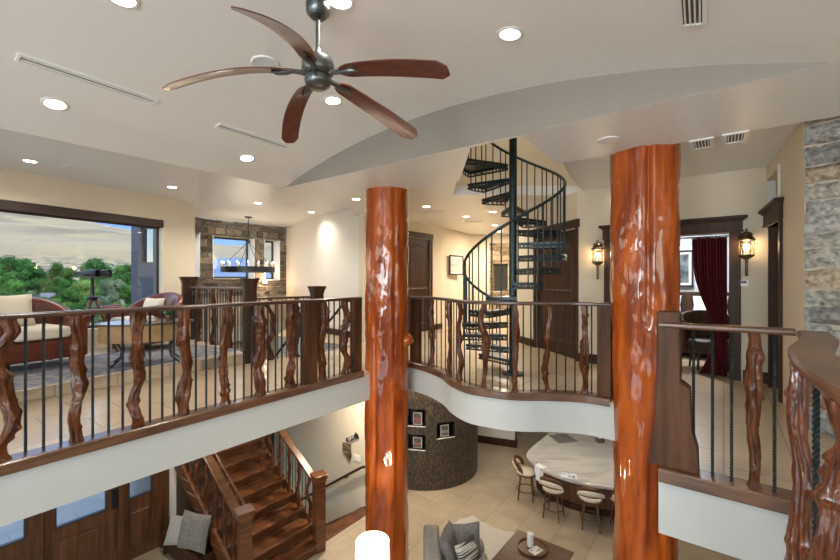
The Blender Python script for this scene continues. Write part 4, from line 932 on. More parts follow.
ch2 = club_chair(-4.90, 7.30, math.radians(-14), 'brown leather club chair with round back beside the window corner', '', True)
def thing_cushion(x, y, z, d, mat, rz, tilt, label, name='throw_pillow', cat='pillow', group=None):
    r = empty(name, (x, y, z), label, cat, group, rz=rz); cushion(r, (0, 0, 0), d, mat, 'cover', 0, tilt); return r
thing_cushion(-5.60, 5.53, .95, (.50, .16, .46), M['cream'], math.radians(62), -.3, 'cream pillow leaning on the back of the leftmost leather chair')
thing_cushion(-4.88, 7.40, .88, (.42, .14, .34), M['cream'], math.radians(-14), -.35, 'cream pillow in the leather chair beside the window corner')
r = empty('oval_table', (-3.98, 5.90, PZ+.013), 'oval tan table with dark tray top and curved iron legs on the patterned rug', 'coffee table', rz=math.atan2(WD.y, WD.x)-.55)
def oval(a, b, z, n=40): return [(a*math.cos(2*PI*k/n), b*math.sin(2*PI*k/n)) for k in range(n)]
MB().prism(oval(.56, .36, 0), .33, .565).build('drum', M['tan'], r, smooth=40, bevel=.012); MB().prism(oval(.60, .40, 0), .565, .593).build('top', M['table_dark'], r, smooth=40, bevel=.008)
for a in (.75, 2.39, 3.89, 5.53):
    c, s_ = .5*math.cos(a), .33*math.sin(a); MB().tube([(c*.9, s_*.9, .33), (c*.76, s_*.76, .22), (c*.82, s_*.82, .10), (c*1.12, s_*1.12, .0)], .014, 8).build('leg', M['iron'], r, smooth=60)
TT = PZ+.013+.593
bk = empty('book', (-4.05, 5.98, TT), 'yellow-brown book lying on the oval table', 'book', 'books on the oval table', rz=.4); MB().bx(-.14, .14, -.10, .10, 0, .006).bx(-.14, .14, -.10, .10, .034, .04).bx(-.14, -.134, -.10, .10, 0, .04).build('cover', pmat('book_cover', (.45, .22, .04), .5), bk); MB().bx(-.134, .135, -.096, .096, .006, .034).build('pages', M['paper'], bk)
bk = empty('book', (-4.06, 5.98, TT+.041), 'pale book on top of the yellow-brown one', 'book', 'books on the oval table', rz=.7); MB().bx(-.11, .11, -.085, .085, 0, .004).bx(-.11, .11, -.085, .085, .022, .026).bx(-.11, -.106, -.085, .085, 0, .026).build('cover', M['paper'], bk); MB().bx(-.106, .106, -.08, .08, .004, .022).build('pages', M['cream'], bk)
pl = empty('potted_plant', (-3.80, 6.14, TT), 'small leafy green plant in a dark pot on the oval table', 'plant'); MB().lathe([(.04, 0), (.06, .07), (.055, .08), (.045, .07), (.0, .065)], n=18).build('pot', M['table_dark'], pl, smooth=50)
lf = MB(); rg = random.Random(4)
for k in range(46):
    a, b, l_ = rg.uniform(0, 6.28), rg.uniform(.2, 1.25), rg.uniform(.08, .19); c = Vector((0, 0, .07)); d = Vector((math.cos(a)*math.cos(b), math.sin(a)*math.cos(b), math.sin(b))); s_ = d.cross(Vector((0, 0, 1))).normalized()*.022
    lf.add([c, c+d*l_*.5+s_, c+d*l_, c+d*l_*.5-s_], [(0, 1, 2, 3)])
M['leaf'] = pmat('leaf_green', (.05, .13, .03), .6, col2=(.10, .22, .05), scale=(20, 20, 20)); lf.build('leaves', M['leaf'], pl)
tp = at(93, 341, PZ); r = empty('binoculars_on_tripod', (-5.30, 6.55, PZ), 'large black binoculars on a wooden tripod before the picture window', 'binoculars', rz=.35)
for a in (.3, 2.4, 4.5): MB().tube([(.03*math.cos(a), .03*math.sin(a), .93), (.33*math.cos(a), .33*math.sin(a), 0.0)], [.028, .016], 8).build('leg', M['light_wood'], r, smooth=50)
MB().lathe([(.02, .86), (.07, .88), (.08, .93), (.03, .96), (.022, 1.22), (.03, 1.24)], n=16).build('mount', M['black'], r, smooth=40)
for sx in (-.075, .075): MB().lathe([(.0, -.19), (.028, -.18), (.03, -.06), (.05, -.02), (.062, .19), (.055, .19), (.055, .17), (.0, .17)], n=20).build('barrel', M['black'], r, smooth=40).matrix_local = Matrix.Translation((sx, 0, 1.32)) @ Matrix.Rotation(PI/2, 4, 'Y') @ Matrix.Rotation(.0, 4, 'X')
for o in r.children:
    if o.name.startswith('barrel'): o.rotation_euler = (PI/2, 0, 1.2)
MB().box((0, 0, 1.26), (.20, .07, .05)).build('bridge', M['black'], r, bevel=.01)
# chandelier in the stairwell
cp = Vector((-4.62, 10.9)); r = empty('chandelier', (cp.x, cp.y, ZL), 'black iron ring chandelier with candle bulbs hanging before the stone windows', 'chandelier')
MB().lathe([(.0, -.03), (.09, -.025), (.10, .0)], n=24).build('canopy', M['iron'], r, smooth=50); MB().tube([(0, 0, -.02), (0, 0, -.68)], .012, 8).build('stem', M['iron'], r)
zr = -1.40; RC = .66
MB().lathe([(RC-.012, zr-.09), (RC+.012, zr-.09), (RC+.012, zr+.05), (RC-.012, zr+.05), (RC-.012, zr-.09)], n=48, cap=False).build('ring', M['iron'], r, smooth=40)
MB().lathe([(0, -.62), (.05, -.64), (.05, -.69), (0, -.72)], n=16).build('hub', M['iron'], r, smooth=50)
for k in range(4): a = PI/4+PI/2*k; MB().tube([(0, 0, -.67), (RC*math.cos(a), RC*math.sin(a), zr+.05)], .008, 6).build('chain', M['iron'], r)
cd0 = cb0 = None
for k in range(16):
    a = 2*PI*k/16; p = (RC*math.cos(a), RC*math.sin(a), zr+.05)
    if cd0 is None: cd0 = MB().lathe([(.028, .0), (.028, .01), (.016, .012), (.016, .10), (.0, .10)], n=10).build('candle', M['cream'], r, smooth=40); cb0 = MB().lathe([(0, .10), (.010, .112), (.008, .13), (0, .15)], n=8).build('bulb', M['candle_bulb'], cd0, smooth=80); c_ = cd0
    else: c_ = cd0.copy(); COL.objects.link(c_); b_ = cb0.copy(); COL.objects.link(b_); b_.parent = c_
    c_.location = p
l = bpy.data.lights.new('chandelier_glow', 'POINT'); l.energy = 22; l.color = WARM; l.shadow_soft_size = .5; o = bpy.data.objects.new('chandelier_glow', l); COL.objects.link(o); o.parent = r; o.location = (0, 0, zr+.25)
sw = atD(264, 284, 10.4); r = empty('wall_lamp', sw, 'small two-bulb lamp on the stone wall below the right stone window', 'lamp', rz=math.atan2(SD.y, SD.x)); r.location = (*(SP0+SD*spx(263)+Vector((SD.y, -SD.x))*.06), 1.30)
MB().box((0, -.0, -.04), (.12, .03, .08)).build('backplate', M['iron'], r, bevel=.005)
for sx in (-.05, .05): MB().lathe([(.012, -.02), (.022, 0), (.03, .05), (.0, .06)], (sx, -.05, 0), 12).build('bulb', M['candle_bulb'], r, smooth=60)
l = bpy.data.lights.new('wall_lamp_glow', 'POINT'); l.energy = 14; l.color = (1, .66, .36); l.shadow_soft_size = .04; o = bpy.data.objects.new('wall_lamp_glow', l); COL.objects.link(o); o.parent = r; o.location = (0, -.12, .03)
q = SP0+SD*.35+Vector((SD.y, -SD.x))*.3; downlight((Vector((q.x, q.y, ZL)), Vector((0, 0, -1))), 'recessed light grazing the left end of the stone wall', power=40, col=(1, .66, .36))

# ------------------------------------------------------------------ lower level
CX, CY, CR = .13, 10.13, 1.30
r = empty('mosaic_cylinder', (CX, CY, LOW), 'round column-like wall clad in dark mosaic with three lit display niches', 'cylinder wall', kind='thing')
Hc = SLAB-LOW
nich = []                                          # (angle centre, half angle, z0, z1)
def cang(px, D): return math.atan2(D-CY, (px-420)/F*D-CX)
for px0, px1, py0, py1 in ((405.5, 425.5, 409, 426.5), (436.5, 454.5, 423, 439), (405.5, 425.5, 434.5, 450)):
    D = 8.87; a0, a1 = cang(px0, D), cang(px1, 8.92 if px1 < 430 else 9.0); zt, zb = EZ-(py0-280)*D/F, EZ-(py1-280)*D/F; nich.append((a0, a1, zb, zt))
angs = sorted({*[2*PI*k/96 for k in range(96)], *[n[k] % (2*PI) for n in nich for k in (0, 1)]}); zs = sorted({0, Hc, *[n[k]-LOW for n in nich for k in (2, 3)], *[Hc*k/12 for k in range(13)]})
mb = MB(); na = len(angs)
for z in zs: mb.v += [(CR*math.cos(a), CR*math.sin(a), z) for a in angs]
for j in range(len(zs)-1):
    for i in range(na):
        a0 = angs[i]; a1 = angs[(i+1) % na] if i < na-1 else 2*PI; am, zm = (a0+a1)/2, (zs[j]+zs[j+1])/2
        if any((n[0] % (2*PI)) < am < (n[1] % (2*PI)) and n[2]-LOW < zm < n[3]-LOW for n in nich): continue
        i2 = (i+1) % na; mb.f.append((j*na+i, j*na+i2, (j+1)*na+i2, (j+1)*na+i))
mb.build('mosaic_shell', M['slate'], r, smooth=40)
for (a0, a1, zb, zt) in nich:
    P = [(CR*math.cos(a), CR*math.sin(a)) for a in (a0, a1)]; Q = [((CR-.28)*math.cos(a), (CR-.28)*math.sin(a)) for a in (a0, a1)]; z0, z1 = zb-LOW, zt-LOW
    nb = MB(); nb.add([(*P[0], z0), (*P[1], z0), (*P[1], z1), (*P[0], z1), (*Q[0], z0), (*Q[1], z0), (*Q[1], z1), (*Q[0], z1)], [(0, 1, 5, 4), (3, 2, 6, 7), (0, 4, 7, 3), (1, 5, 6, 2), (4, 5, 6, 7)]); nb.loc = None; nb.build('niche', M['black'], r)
    am = (a0+a1)/2; MB().box((CR*.995*math.cos(am), CR*.995*math.sin(am), z0+.006), (.02, (Vector(P[0])-Vector(P[1])).length, .012), am).build('niche_sill', M['white_metal'], r)
nl = [('photo frame with a red band in the upper left niche of the mosaic cylinder', (.55, .12, .10)), ('small pale framed photo in the right niche of the mosaic cylinder', (.45, .42, .38)), ('small tilted framed photo in the lower left niche of the mosaic cylinder', (.42, .22, .16))]
for (a0, a1, zb, zt), (lb, c) in zip(nich, nl):
    am = (a0*.45+a1*.55); p = (CX+(CR-.13)*math.cos(am), CY+(CR-.13)*math.sin(am), zb+.001); o_ = empty('photo_frame', p, lb, 'photo frame', 'photo frames in the niches', rz=am+PI/2); hh = (zt-zb)*.72
    MB().bx(-.10, .10, -.012, .006, 0, hh).build('frame', M['paper'], o_); MB().bx(-.08, .08, -.015, -.012, .02, hh-.02).build('photo', pmat('photo', (.30, .28, .26), .5, col2=(.10, .08, .07), scale=(16, 16, 16)), o_); MB().bx(-.08, .08, -.017, -.015, hh*.3, hh*.55).build('caption_band', pmat('band', c, .5), o_)
# marble bar counter
CT = EZ-3.82
edge = spline([tuple(at(548, 434, CT)+Vector((.5, .7))), tuple(at(548, 434, CT)), tuple(at(527, 452, CT)), tuple(at(535, 464.5, CT)), tuple(at(556, 475, CT)), tuple(at(580, 482, CT)), tuple(at(602, 486, CT)), (4.0, 7.42), (4.7, 7.7), (5.3, 8.3)], 6)
poly = [tuple(p) for p in edge]+[(5.3, 9.9), (4.5, 11.0)]
r = empty('bar_island', (3.4, 9.0, LOW), 'curved bar island with grey-white marble top and brown wooden base', 'bar counter')
MB().prism(poly, CT-.055, CT).build('marble_top', M['marble'], r, bevel=.012, world=True)
C0 = Vector((3.9, 9.6)); inn = [tuple(C0+(Vector(p)-C0)*.84+Vector((.06, .10))) for p in poly]; toe = [tuple(C0+(Vector(p)-C0)*.865+Vector((.06, .10))) for p in poly]
MB().prism(inn, LOW+.11, CT-.056).build('body', M['bar_wood'], r, world=True); MB().prism(toe, LOW+.0, LOW+.11).build('toe_kick', M['dark_wood'], r, world=True)
MB().prism([tuple(C0+(Vector(p)-C0)*.86+Vector((.06, .10))) for p in poly], CT-.12, CT-.056).build('apron', M['dark_wood'], r, world=True)
sk = at(563, 438.5, CT); s_ = empty('bar_sink', (sk.x, sk.y, CT), 'square sink with pale rim set in the far left of the marble bar top', 'sink', rz=.2)
t_ = MB()
for x0, x1, y0, y1 in ((-.24, .24, -.24, -.215), (-.24, .24, .215, .24), (-.24, -.215, -.24, .24), (.215, .24, -.24, .24)): t_.bx(x0, x1, y0, y1, .001, .012)
t_.build('rim', pmat('grey_steel', (.25, .25, .25), .3, metal=.8), s_); MB().bx(-.215, .215, -.215, .215, .001, .004).build('basin', pmat('basin_steel', (.38, .38, .38), .25, metal=.5), s_); MB().tube([(0, .27, 0), (0, .27, .22), (0, .20, .27), (0, .11, .22)], .012, 8).build('tap', M['iron'], s_, smooth=60)
bx_ = at(600, 442, CT); s_ = empty('tissue_box', (bx_.x, bx_.y, CT+.001), 'small dark box standing on the marble bar near the right log column', 'box', rz=.2); MB().bx(-.08, .08, -.06, .06, 0, .09).build('box', M['vent_dark'], s_, bevel=.006); MB().bx(-.05, .05, -.02, .02, .09, .10).build('lid_slot', M['paper'], s_)
# stools
def stool(x, y, rz, label):
    r = empty('bar_stool', (x, y, LOW), label, 'bar stool', 'bar stools along the marble bar', rz=rz); h = .55       # back at local +y
    MB().lathe([(0, h+.055), (.15, h+.05), (.195, h+.03), (.20, h), (.17, h-.01)], n=28).build('seat', M['cream'], r, smooth=50); MB().lathe([(.205, h-.035), (.21, h-.0), (.19, h+.005), (.19, h-.035)], n=28).build('seat_ring', M['stool_wood'], r, smooth=40)
    def bk(i, j): a = PI*(.08+.84*i); e = math.sin(PI*i)**.5; return ((.225+.02*j)*math.cos(a), (.215+.03*j)*math.sin(a), h+.04+.06*e+(.07+.13*e)*j)
    MB().surf(bk, 30, 6).build('backrest', M['stool_wood'], r, smooth=179, solid=.022)
    def pd(i, j): a = PI*(.2+.6*i); e = math.sin(PI*i)**.5; k = .035*math.sin(PI*j)**.6*e; return ((.212+.02*j-k)*math.cos(a), (.202+.03*j-k)*math.sin(a), h+.075+.06*e+(.03+.075*e)*j)
    MB().surf(pd, 24, 8).build('back_pad', M['cream'], r, smooth=179, solid=.01)
    def po(i, j): a = PI*(.17+.66*i); e = math.sin(PI*i)**.5; k = -.030-.02*math.sin(PI*j)**.6*e; return ((.225+.02*j-k)*math.cos(a), (.215+.03*j-k)*math.sin(a), h+.075+.06*e+(.03+.075*e)*j)
    MB().surf(po, 24, 8).build('outer_pad', M['cream'], r, smooth=179, solid=.01)
    for a in (PI/4, 3*PI/4, 5*PI/4, 7*PI/4): MB().tube([(.15*math.cos(a), .15*math.sin(a), h-.03), (.215*math.cos(a), .215*math.sin(a), 0)], [.019, .013], 8).build('leg', M['stool_wood'], r, smooth=60)
    MB().tube([(.187*math.cos(q), .187*math.sin(q), .20) for q in [2*PI*k/28 for k in range(29)]], .010, 8, cap=False).build('foot_ring', M['stool_wood'], r, smooth=60); return r
for px, py, az, s_ in ((526, 498, 150, 'leftmost bar stool with cream seat, at the tip of the marble bar'), (553.5, 517, 205, 'second bar stool from the left, behind the draped cloth'), (590.5, 527, 185, 'third bar stool from the left along the marble bar'), (622, 529, 195, 'bar stool half hidden behind the right log column')):
    p = at(px, py, LOW); d = Vector((3.9, 9.6))-p; stool(p.x, p.y, math.atan2(d.y, d.x)-PI/2+PI+math.radians({526: -50}.get(px, 0)), s_)
mg = at(568, 476, CT); r = empty('magazine', (mg.x, mg.y, CT+.001), 'open blue and white magazine at the edge of the marble bar top', 'magazine', rz=-.25)
MB().bx(-.16, .0, -.11, .11, 0, .012).bx(.002, .16, -.11, .11, 0, .010).build('pages', pmat('magazine_print', (.72, .74, .78), .5, col2=(.16, .24, .45), scale=(14, 14, 14), lo=.52, hi=.6), r)
tw = at(541, 466, CT); r = empty('draped_cloth', (*(tw+Vector((-.035, -.03))), CT+.003), 'white cloth hanging over the bar edge between the first two stools', 'cloth', rz=-.9)
def cl(i, j): x = -.11+.22*i; t = j*.42; return (x*(1-.3*j)+.01*math.sin(9*j+i*3), .10-min(t, .13)*1.0-.012*math.sin(i*12)*(j > .3), (0 if t < .13 else -(t-.13))+.003*math.sin(i*9))
MB().surf(cl, 14, 18).build('cloth', M['bed_white'], r, smooth=179, solid=.008)
# sofa, coffee table, rug, floor lamp
r = empty('sofa', (.05, 6.25, LOW), 'light grey sofa corner at the bottom edge, left of the coffee table', 'sofa')
MB().bx(0, .92, -2.0, 0, .10, .42).build('base', M['grey_fabric'], r, bevel=.03); MB().bx(0, .24, -2.0, 0, .42, .86).build('backrest', M['grey_fabric'], r, bevel=.06, seg=4); MB().bx(.0, .92, -.20, 0, .42, .64).build('armrest', M['grey_fabric'], r, bevel=.06, seg=4)
MB().bx(.24, .94, -1.05, -.21, .42, .56).build('seat_cushion', M['grey_fabric'], r, bevel=.05, seg=4); MB().bx(.24, .94, -1.98, -1.06, .42, .56).build('seat_cushion', M['grey_fabric'], r, bevel=.05, seg=4)
for x, y in ((.06, -.06), (.86, -.06), (.06, -1.94), (.86, -1.94)): MB().lathe([(.02, 0), (.03, .10)], (x, y, 0), 10).build('leg', M['dark_wood'], r)
thing_cushion(.05+.38, 6.25-.45, LOW+.79, (.50, .17, .48), M['pillow_grey'], 1.25, -.3, 'plain grey pillow against the back of the sofa'); thing_cushion(.05+.62, 6.25-.30, LOW+.78, (.46, .16, .46), M['pillow_grey'], .15, -.28, 'plain grey pillow against the far arm of the sofa')
M['stripe'] = pmat('striped_cloth', (.05, .045, .04), .9, col2=(.55, .52, .46), scale=(2, 2, 42), detail=0, lo=.46, hi=.54)
thing_cushion(.05+.62, 6.25-.58, LOW+.75, (.40, .14, .38), M['stripe'], .75, -.4, 'dark striped pillow in front of the grey sofa pillows')
r = empty('shag_rug', (at(479, 538, LOW).x, at(479, 538, LOW).y, LOW), 'pale shaggy rug between the sofa and the coffee table', 'rug')
mb = MB(); n = 46; mb.v = [(0, 0, .03)]; rg = random.Random(8)
for j in range(1, 9):
    for i in range(n): a = 2*PI*i/n; k = (1.15+.16*math.sin(3*a+1)+.10*math.sin(5*a)+.05*rg.uniform(-1, 1))*j/8; mb.v.append((k*.55*math.cos(a)+.02, k*.95*math.sin(a)-.45, .03+.012*rg.uniform(-1, 1) if j < 8 else .002))
mb.f = [(0, 1+i, 1+(i+1) % n) for i in range(n)]+[(1+j*n+i, 1+(j+1)*n+i, 1+(j+1)*n+(i+1) % n, 1+j*n+(i+1) % n) for j in range(7) for i in range(n)]
mb.build('pile', M['rug_pale'], r, smooth=60)
TZ = EZ-4.15; c0, c1, c2 = at(515, 528, TZ), at(570.5, 550.5, TZ), at(495, 559.5, TZ); ax = (c1-c0); ay = (c2-c0).normalized()
r = empty('coffee_table', (*((c0+c1)/2+ay*.475), LOW), 'square dark wooden coffee table at the bottom edge, with a round tray', 'coffee table', rz=math.atan2(ax.y, ax.x)); wL = ax.length/2
MB().bx(-wL, wL, -.475, .475, .42, .45).build('top', M['table_dark'], r, bevel=.012, seg=3); MB().bx(-wL+.04, wL-.04, -.435, .435, .33, .419).build('apron', M['table_dark'], r)
for sx in (-1, 1):
    for sy in (-1, 1): MB().bx(sx*(wL-.10)-.035, sx*(wL-.10)+.035, sy*.38-.035, sy*.38+.035, 0, .33).build('leg', M['table_dark'], r)
tc_ = at(532.5, 548.5, TZ); r = empty('serving_tray', (tc_.x, tc_.y, TZ), 'round wooden tray with raised rim on the coffee table', 'tray'); MB().lathe([(0, .006), (.20, .006), (.215, .035), (.23, .035), (.222, 0), (0, .0)], n=40).build('tray', M['light_wood'], r, smooth=40)
r = empty('pillar_candle', (tc_.x-.02, tc_.y+.05, TZ+.013), 'pale pillar candle standing in the round tray', 'candle'); MB().lathe([(0, .185), (.045, .19), (.05, .18), (.05, 0)], n=24).build('wax', M['paper'], r, smooth=40); MB().tube([(0, 0, .185), (.004, 0, .205)], .003, 5).build('wick', M['black'], r)
r = empty('greeting_card', (tc_.x+.03, tc_.y-.06, TZ+.008), 'patterned white card lying in the round tray', 'card', rz=.6); MB().bx(-.10, .10, -.07, .07, 0, .004).build('card', pmat('card_print', (.70, .69, .66), .6, col2=(.25, .23, .22), scale=(22, 22, 22), lo=.52, hi=.6), r)
lx, ly = -.575, 4.9; r = empty('floor_lamp', (lx, ly, LOW), 'glowing white cylinder lampshade on a floor lamp before the left log column', 'lamp')
zt = EZ-LOW-(541-280)*4.9/F; MB().lathe([(.16, 0), (.17, .01), (.15, .03), (.03, .045)], n=28).build('base', M['brass'], r, smooth=40); MB().tube([(0, 0, .04), (0, 0, zt+.015)], .012, 10).build('pole', M['brass'], r, smooth=60)
MB().lathe([(.215, zt-.32), (.20, zt)], n=40, cap=False).build('lamp_shade', M['shade_glow'], r, smooth=80, solid=.004); sp_ = MB()
for k in range(3): a = 2*PI*k/3+.4; sp_.tube([(0, 0, zt-.012), (.2*math.cos(a), .2*math.sin(a), zt-.012)], .003, 6)
sp_.build('spider', M['brass'], r); MB().lathe([(0, zt+.04), (.012, zt+.03), (.008, zt+.01), (.014, zt)], n=12).build('finial', M['iron'], r, smooth=60); MB().lathe([(0, zt-.06), (.03, zt-.08), (.042, zt-.12), (.015, zt-.17)], n=16).build('bulb', M['candle_bulb'], r, smooth=80)
l = bpy.data.lights.new('floor_lamp_glow', 'POINT'); l.energy = 22; l.color = WARM; l.shadow_soft_size = .05; o = bpy.data.objects.new('floor_lamp_glow', l); COL.objects.link(o); o.parent = r; o.location = (0, 0, zt-.02)
# bench, pillows, signs, switch
r = empty('entry_bench', (*(Vector((-4.33, 6.81))), LOW), 'low dark wooden bench beside the stair and the entry door', 'bench', rz=-.6435); MB().bx(.02, 1.25, .0, .33, .36, .42).build('seat', M['dark_wood'], r, bevel=.01); MB().bx(.0, .06, .0, .33, 0, .36).build('end_panel', M['dark_wood'], r); MB().bx(1.18, 1.24, .0, .33, 0, .36).build('end_panel', M['dark_wood'], r); MB().bx(.06, 1.18, .03, .30, .05, .34).build('front_panel', M['dark_wood'], r)
def bnp(px, py, z): p = at(px, py, z); return p
thing_cushion(-3.50, 6.28, LOW+.70, (.54, .18, .54), M['pillow_grey'], -.30, -.25, 'quilted grey-brown pillow standing on the entry bench', group='pillows on the entry bench'); thing_cushion(-3.78, 6.40, LOW+.64, (.46, .15, .42), M['grey_fabric'], -.10, -.45, 'lighter grey pillow behind the quilted one on the entry bench', group='pillows on the entry bench')
WS0, WSD = Vector(st(1.376, 0)), V
def wpt(px, py): s_ = on_line(px, WS0, WSD); p = WS0+WSD*s_; return s_, EZ-(py-280)*p.y/F
def wall_poly(pts, th, off): # outline given by picture points on the stair wall -> local (x along wall, z)
    Q = [wpt(*p) for p in pts]; cx = sum(q[0] for q in Q)/len(Q); cz = sum(q[1] for q in Q)/len(Q); return cx, cz, [(-(q[0]-cx), q[1]-cz) for q in Q]
def extr(mb, poly, y0, y1):
    m = MB().prism(poly, -y1, -y0); mb.add([(x, -z, y) for x, y, z in m.v] if False else [(x, z, y) for x, y, z in m.v], m.f); return mb
rzw = math.atan2(-V.y, -V.x)
cx, cz, poly = wall_poly([(346.4, 440.2), (347.2, 437.2), (349.2, 436.8), (355.4, 434.3), (356.2, 432), (358.2, 434.2), (359.1, 438.4), (356.3, 438.6), (350, 441.2), (348.6, 442), ], .02, 0)
q = WS0+WSD*cx-U*.004; r = empty('arrow_sign', (q.x, q.y, cz), 'black arrow sign reading BAR on the white stair wall', 'sign', rz=rzw); extr(MB(), poly, .0, .022).build('arrow_board', M['black'], r)
tcv = bpy.data.curves.new('lettering', 'FONT'); tcv.body = 'BAR'; tcv.size = .115; tcv.extrude = .002; tcv.align_x = 'CENTER'; tcv.align_y = 'CENTER'; tcv.materials.append(M['cream']); tob = bpy.data.objects.new('lettering', tcv); COL.objects.link(tob); bpy.context.view_layer.update(); tme = bpy.data.meshes.new_from_object(tob.evaluated_get(bpy.context.evaluated_depsgraph_get())); bpy.data.objects.remove(tob); to = bpy.data.objects.new('lettering', tme); COL.objects.link(to); to.parent = r; to.location = (-.012, -.025, -.004)
sl_ = (wpt(356, 434.3)[1]-wpt(348, 437.4)[1])/abs(wpt(356, 434.3)[0]-wpt(348, 437.4)[0]); to.rotation_euler = (PI/2, -math.atan(sl_), 0)
cx, cz, poly = wall_poly([(343.2, 441.8), (351.2, 444.2), (351.6, 457), (350.4, 461.6), (343.2, 451.2)], .02, 0); q = WS0+WSD*cx-U*.004; r = empty('state_plaque', (q.x, q.y, cz), 'striped wooden wall plaque shaped like a state outline, below the arrow sign', 'plaque', rz=rzw)
extr(MB(), poly, .0, .02).build('plaque', pmat('striped_planks', (.045, .03, .018), .6, col2=(.26, .18, .10), scale=(3, 3, 34), detail=0, lo=.47, hi=.53), r)
cx, cz, poly = wall_poly([(354.2, 453.5), (361.5, 455.8), (361.5, 462.2), (354.2, 460)], .01, 0); q = WS0+WSD*cx-U*.004; r = empty('switch_plate', (q.x, q.y, cz), 'white double switch plate right of the striped plaque', 'light switch', rz=rzw); extr(MB(), poly, 0, .008).build('plate', M['paper'], r); MB().bx(-.045, -.015, -.014, -.008, -.035, .035).bx(.015, .045, -.014, -.008, -.035, .035).build('rocker', M['white_metal'], r)

# ------------------------------------------------------------------ outdoors
GR = -6.0
def hill_mat():
    m, n, l, b = nodes('dry_grass_hills'); tc = n.new('ShaderNodeTexCoord'); sx = n.new('ShaderNodeSeparateXYZ'); l.new(tc.outputs['Object'], sx.inputs[0])
    def noise_(scale, det, lo, hi):
        mp = n.new('ShaderNodeMapping'); mp.inputs['Scale'].default_value = scale; l.new(tc.outputs['Object'], mp.inputs[0]); z = n.new('ShaderNodeTexNoise'); z.inputs['Scale'].default_value = 1; z.inputs['Detail'].default_value = det; l.new(mp.outputs[0], z.inputs['Vector'])
        r = n.new('ShaderNodeMapRange'); r.inputs[1].default_value = lo; r.inputs[2].default_value = hi; l.new(z.outputs[0], r.inputs[0]); return r.outputs[0]
    def rng(lo, hi):
        r = n.new('ShaderNodeMapRange'); r.inputs[1].default_value = lo; r.inputs[2].default_value = hi; l.new(sx.outputs['Z'], r.inputs[0]); return r.outputs[0]
    def mul(a, b_): q = n.new('ShaderNodeMath'); q.operation = 'MULTIPLY'; l.new(a, q.inputs[0]); l.new(b_, q.inputs[1]); return q.outputs[0]
    def mix(f, A, B):
        x = n.new('ShaderNodeMix'); x.data_type = 'RGBA'; l.new(f, x.inputs['Factor'])
        for s_, c in (('A', A), ('B', B)):
            if isinstance(c, tuple): x.inputs[s_].default_value = (*c, 1)
            else: l.new(c, x.inputs[s_])
        return x.outputs['Result']
    c = mix(noise_((.008, .008, .008), 8, .45, .68), (.33, .245, .115), (.235, .18, .095))
    c = mix(mul(noise_((.012, .012, .012), 10, .50, .58), rng(40, 66)), c, (.20, .155, .085))  # dark patches paint ridge shadows on the upper slopes
    c = mix(mul(noise_((.16, .16, .16), 4, .48, .54), rng(22, 9)), c, (.085, .10, .055))
    l.new(c, b.inputs['Base Color']); b.inputs['Roughness'].default_value = .95; return m
M['hill'] = hill_mat()
M['sage'] = pmat('sage_slopes', (.40, .36, .25), .95, col2=(.20, .23, .16), scale=(.05, .05, .05), detail=10, lo=.45, hi=.60)
M['mount'] = pmat('far_mountain', (.10, .19, .32), .95, col2=(.15, .25, .38), scale=(.002, .002, .003), detail=8)
def hill(i, j):
    a = math.radians(-78+110*i); D = 55+1000*(j**1.6); x, y = D*math.sin(a), D*math.cos(a); t = max(0, (D-90)/900)
    z = GR-3+104*t**1.2*(1+.10*math.sin(a*7+1))+9*noise.noise(Vector((x*.006, y*.006, 0)))*min(1, t*6)+22*t*noise.noise(Vector((x*.0035, y*.0035, 2))); return (x, y, z)
struct('hills', MB().surf(hill, 160, 60), M['hill'], smooth=179)
def mtn(i, j):
    a = math.radians(-80+115*i); D = 3200+2200*j; x, y = D*math.sin(a), D*math.cos(a); return (x, y, -50+max(0, (500+80*noise.noise(Vector((a*6, 0, 0)))+40*noise.noise(Vector((a*19, 3, 0)))+20*j)*math.sin(PI*min(.5, j*1.2))))
struct('mountains', MB().surf(mtn, 180, 14), M['mount'], smooth=179)
struct('ground', MB().prism([(-90, -60), (-90, 110), (40, 110), (40, 16.5), (-16, 16.5), (-16, -60)], GR-.3, GR), pmat('dry_ground', (.30, .26, .16), .95, col2=(.16, .20, .08), scale=(.15, .15, .15)))
struct('porch', MB().prism([tuple(ep(.3)+V*.2), tuple(ep(-6)+V*.2), tuple(ep(-6)+V*4), tuple(ep(.3)+V*4)], LOW-.3, LOW-.02), tile_mat('porch_pavers', (.10, .20, .33), (.08, .17, .29), (.30, .36, .42), (.5, .3), .85))
def foliage(col1, col2): return pmat('foliage', col1, .8, col2=col2, scale=(1.2, 1.2, 1.2), detail=5, lo=.4, hi=.62, spec=.1)
FM = [foliage((.016, .055, .014), (.055, .14, .030)), foliage((.028, .08, .016), (.085, .19, .035)), foliage((.08, .15, .025), (.18, .28, .06)), foliage((.08, .115, .06), (.15, .20, .10))]
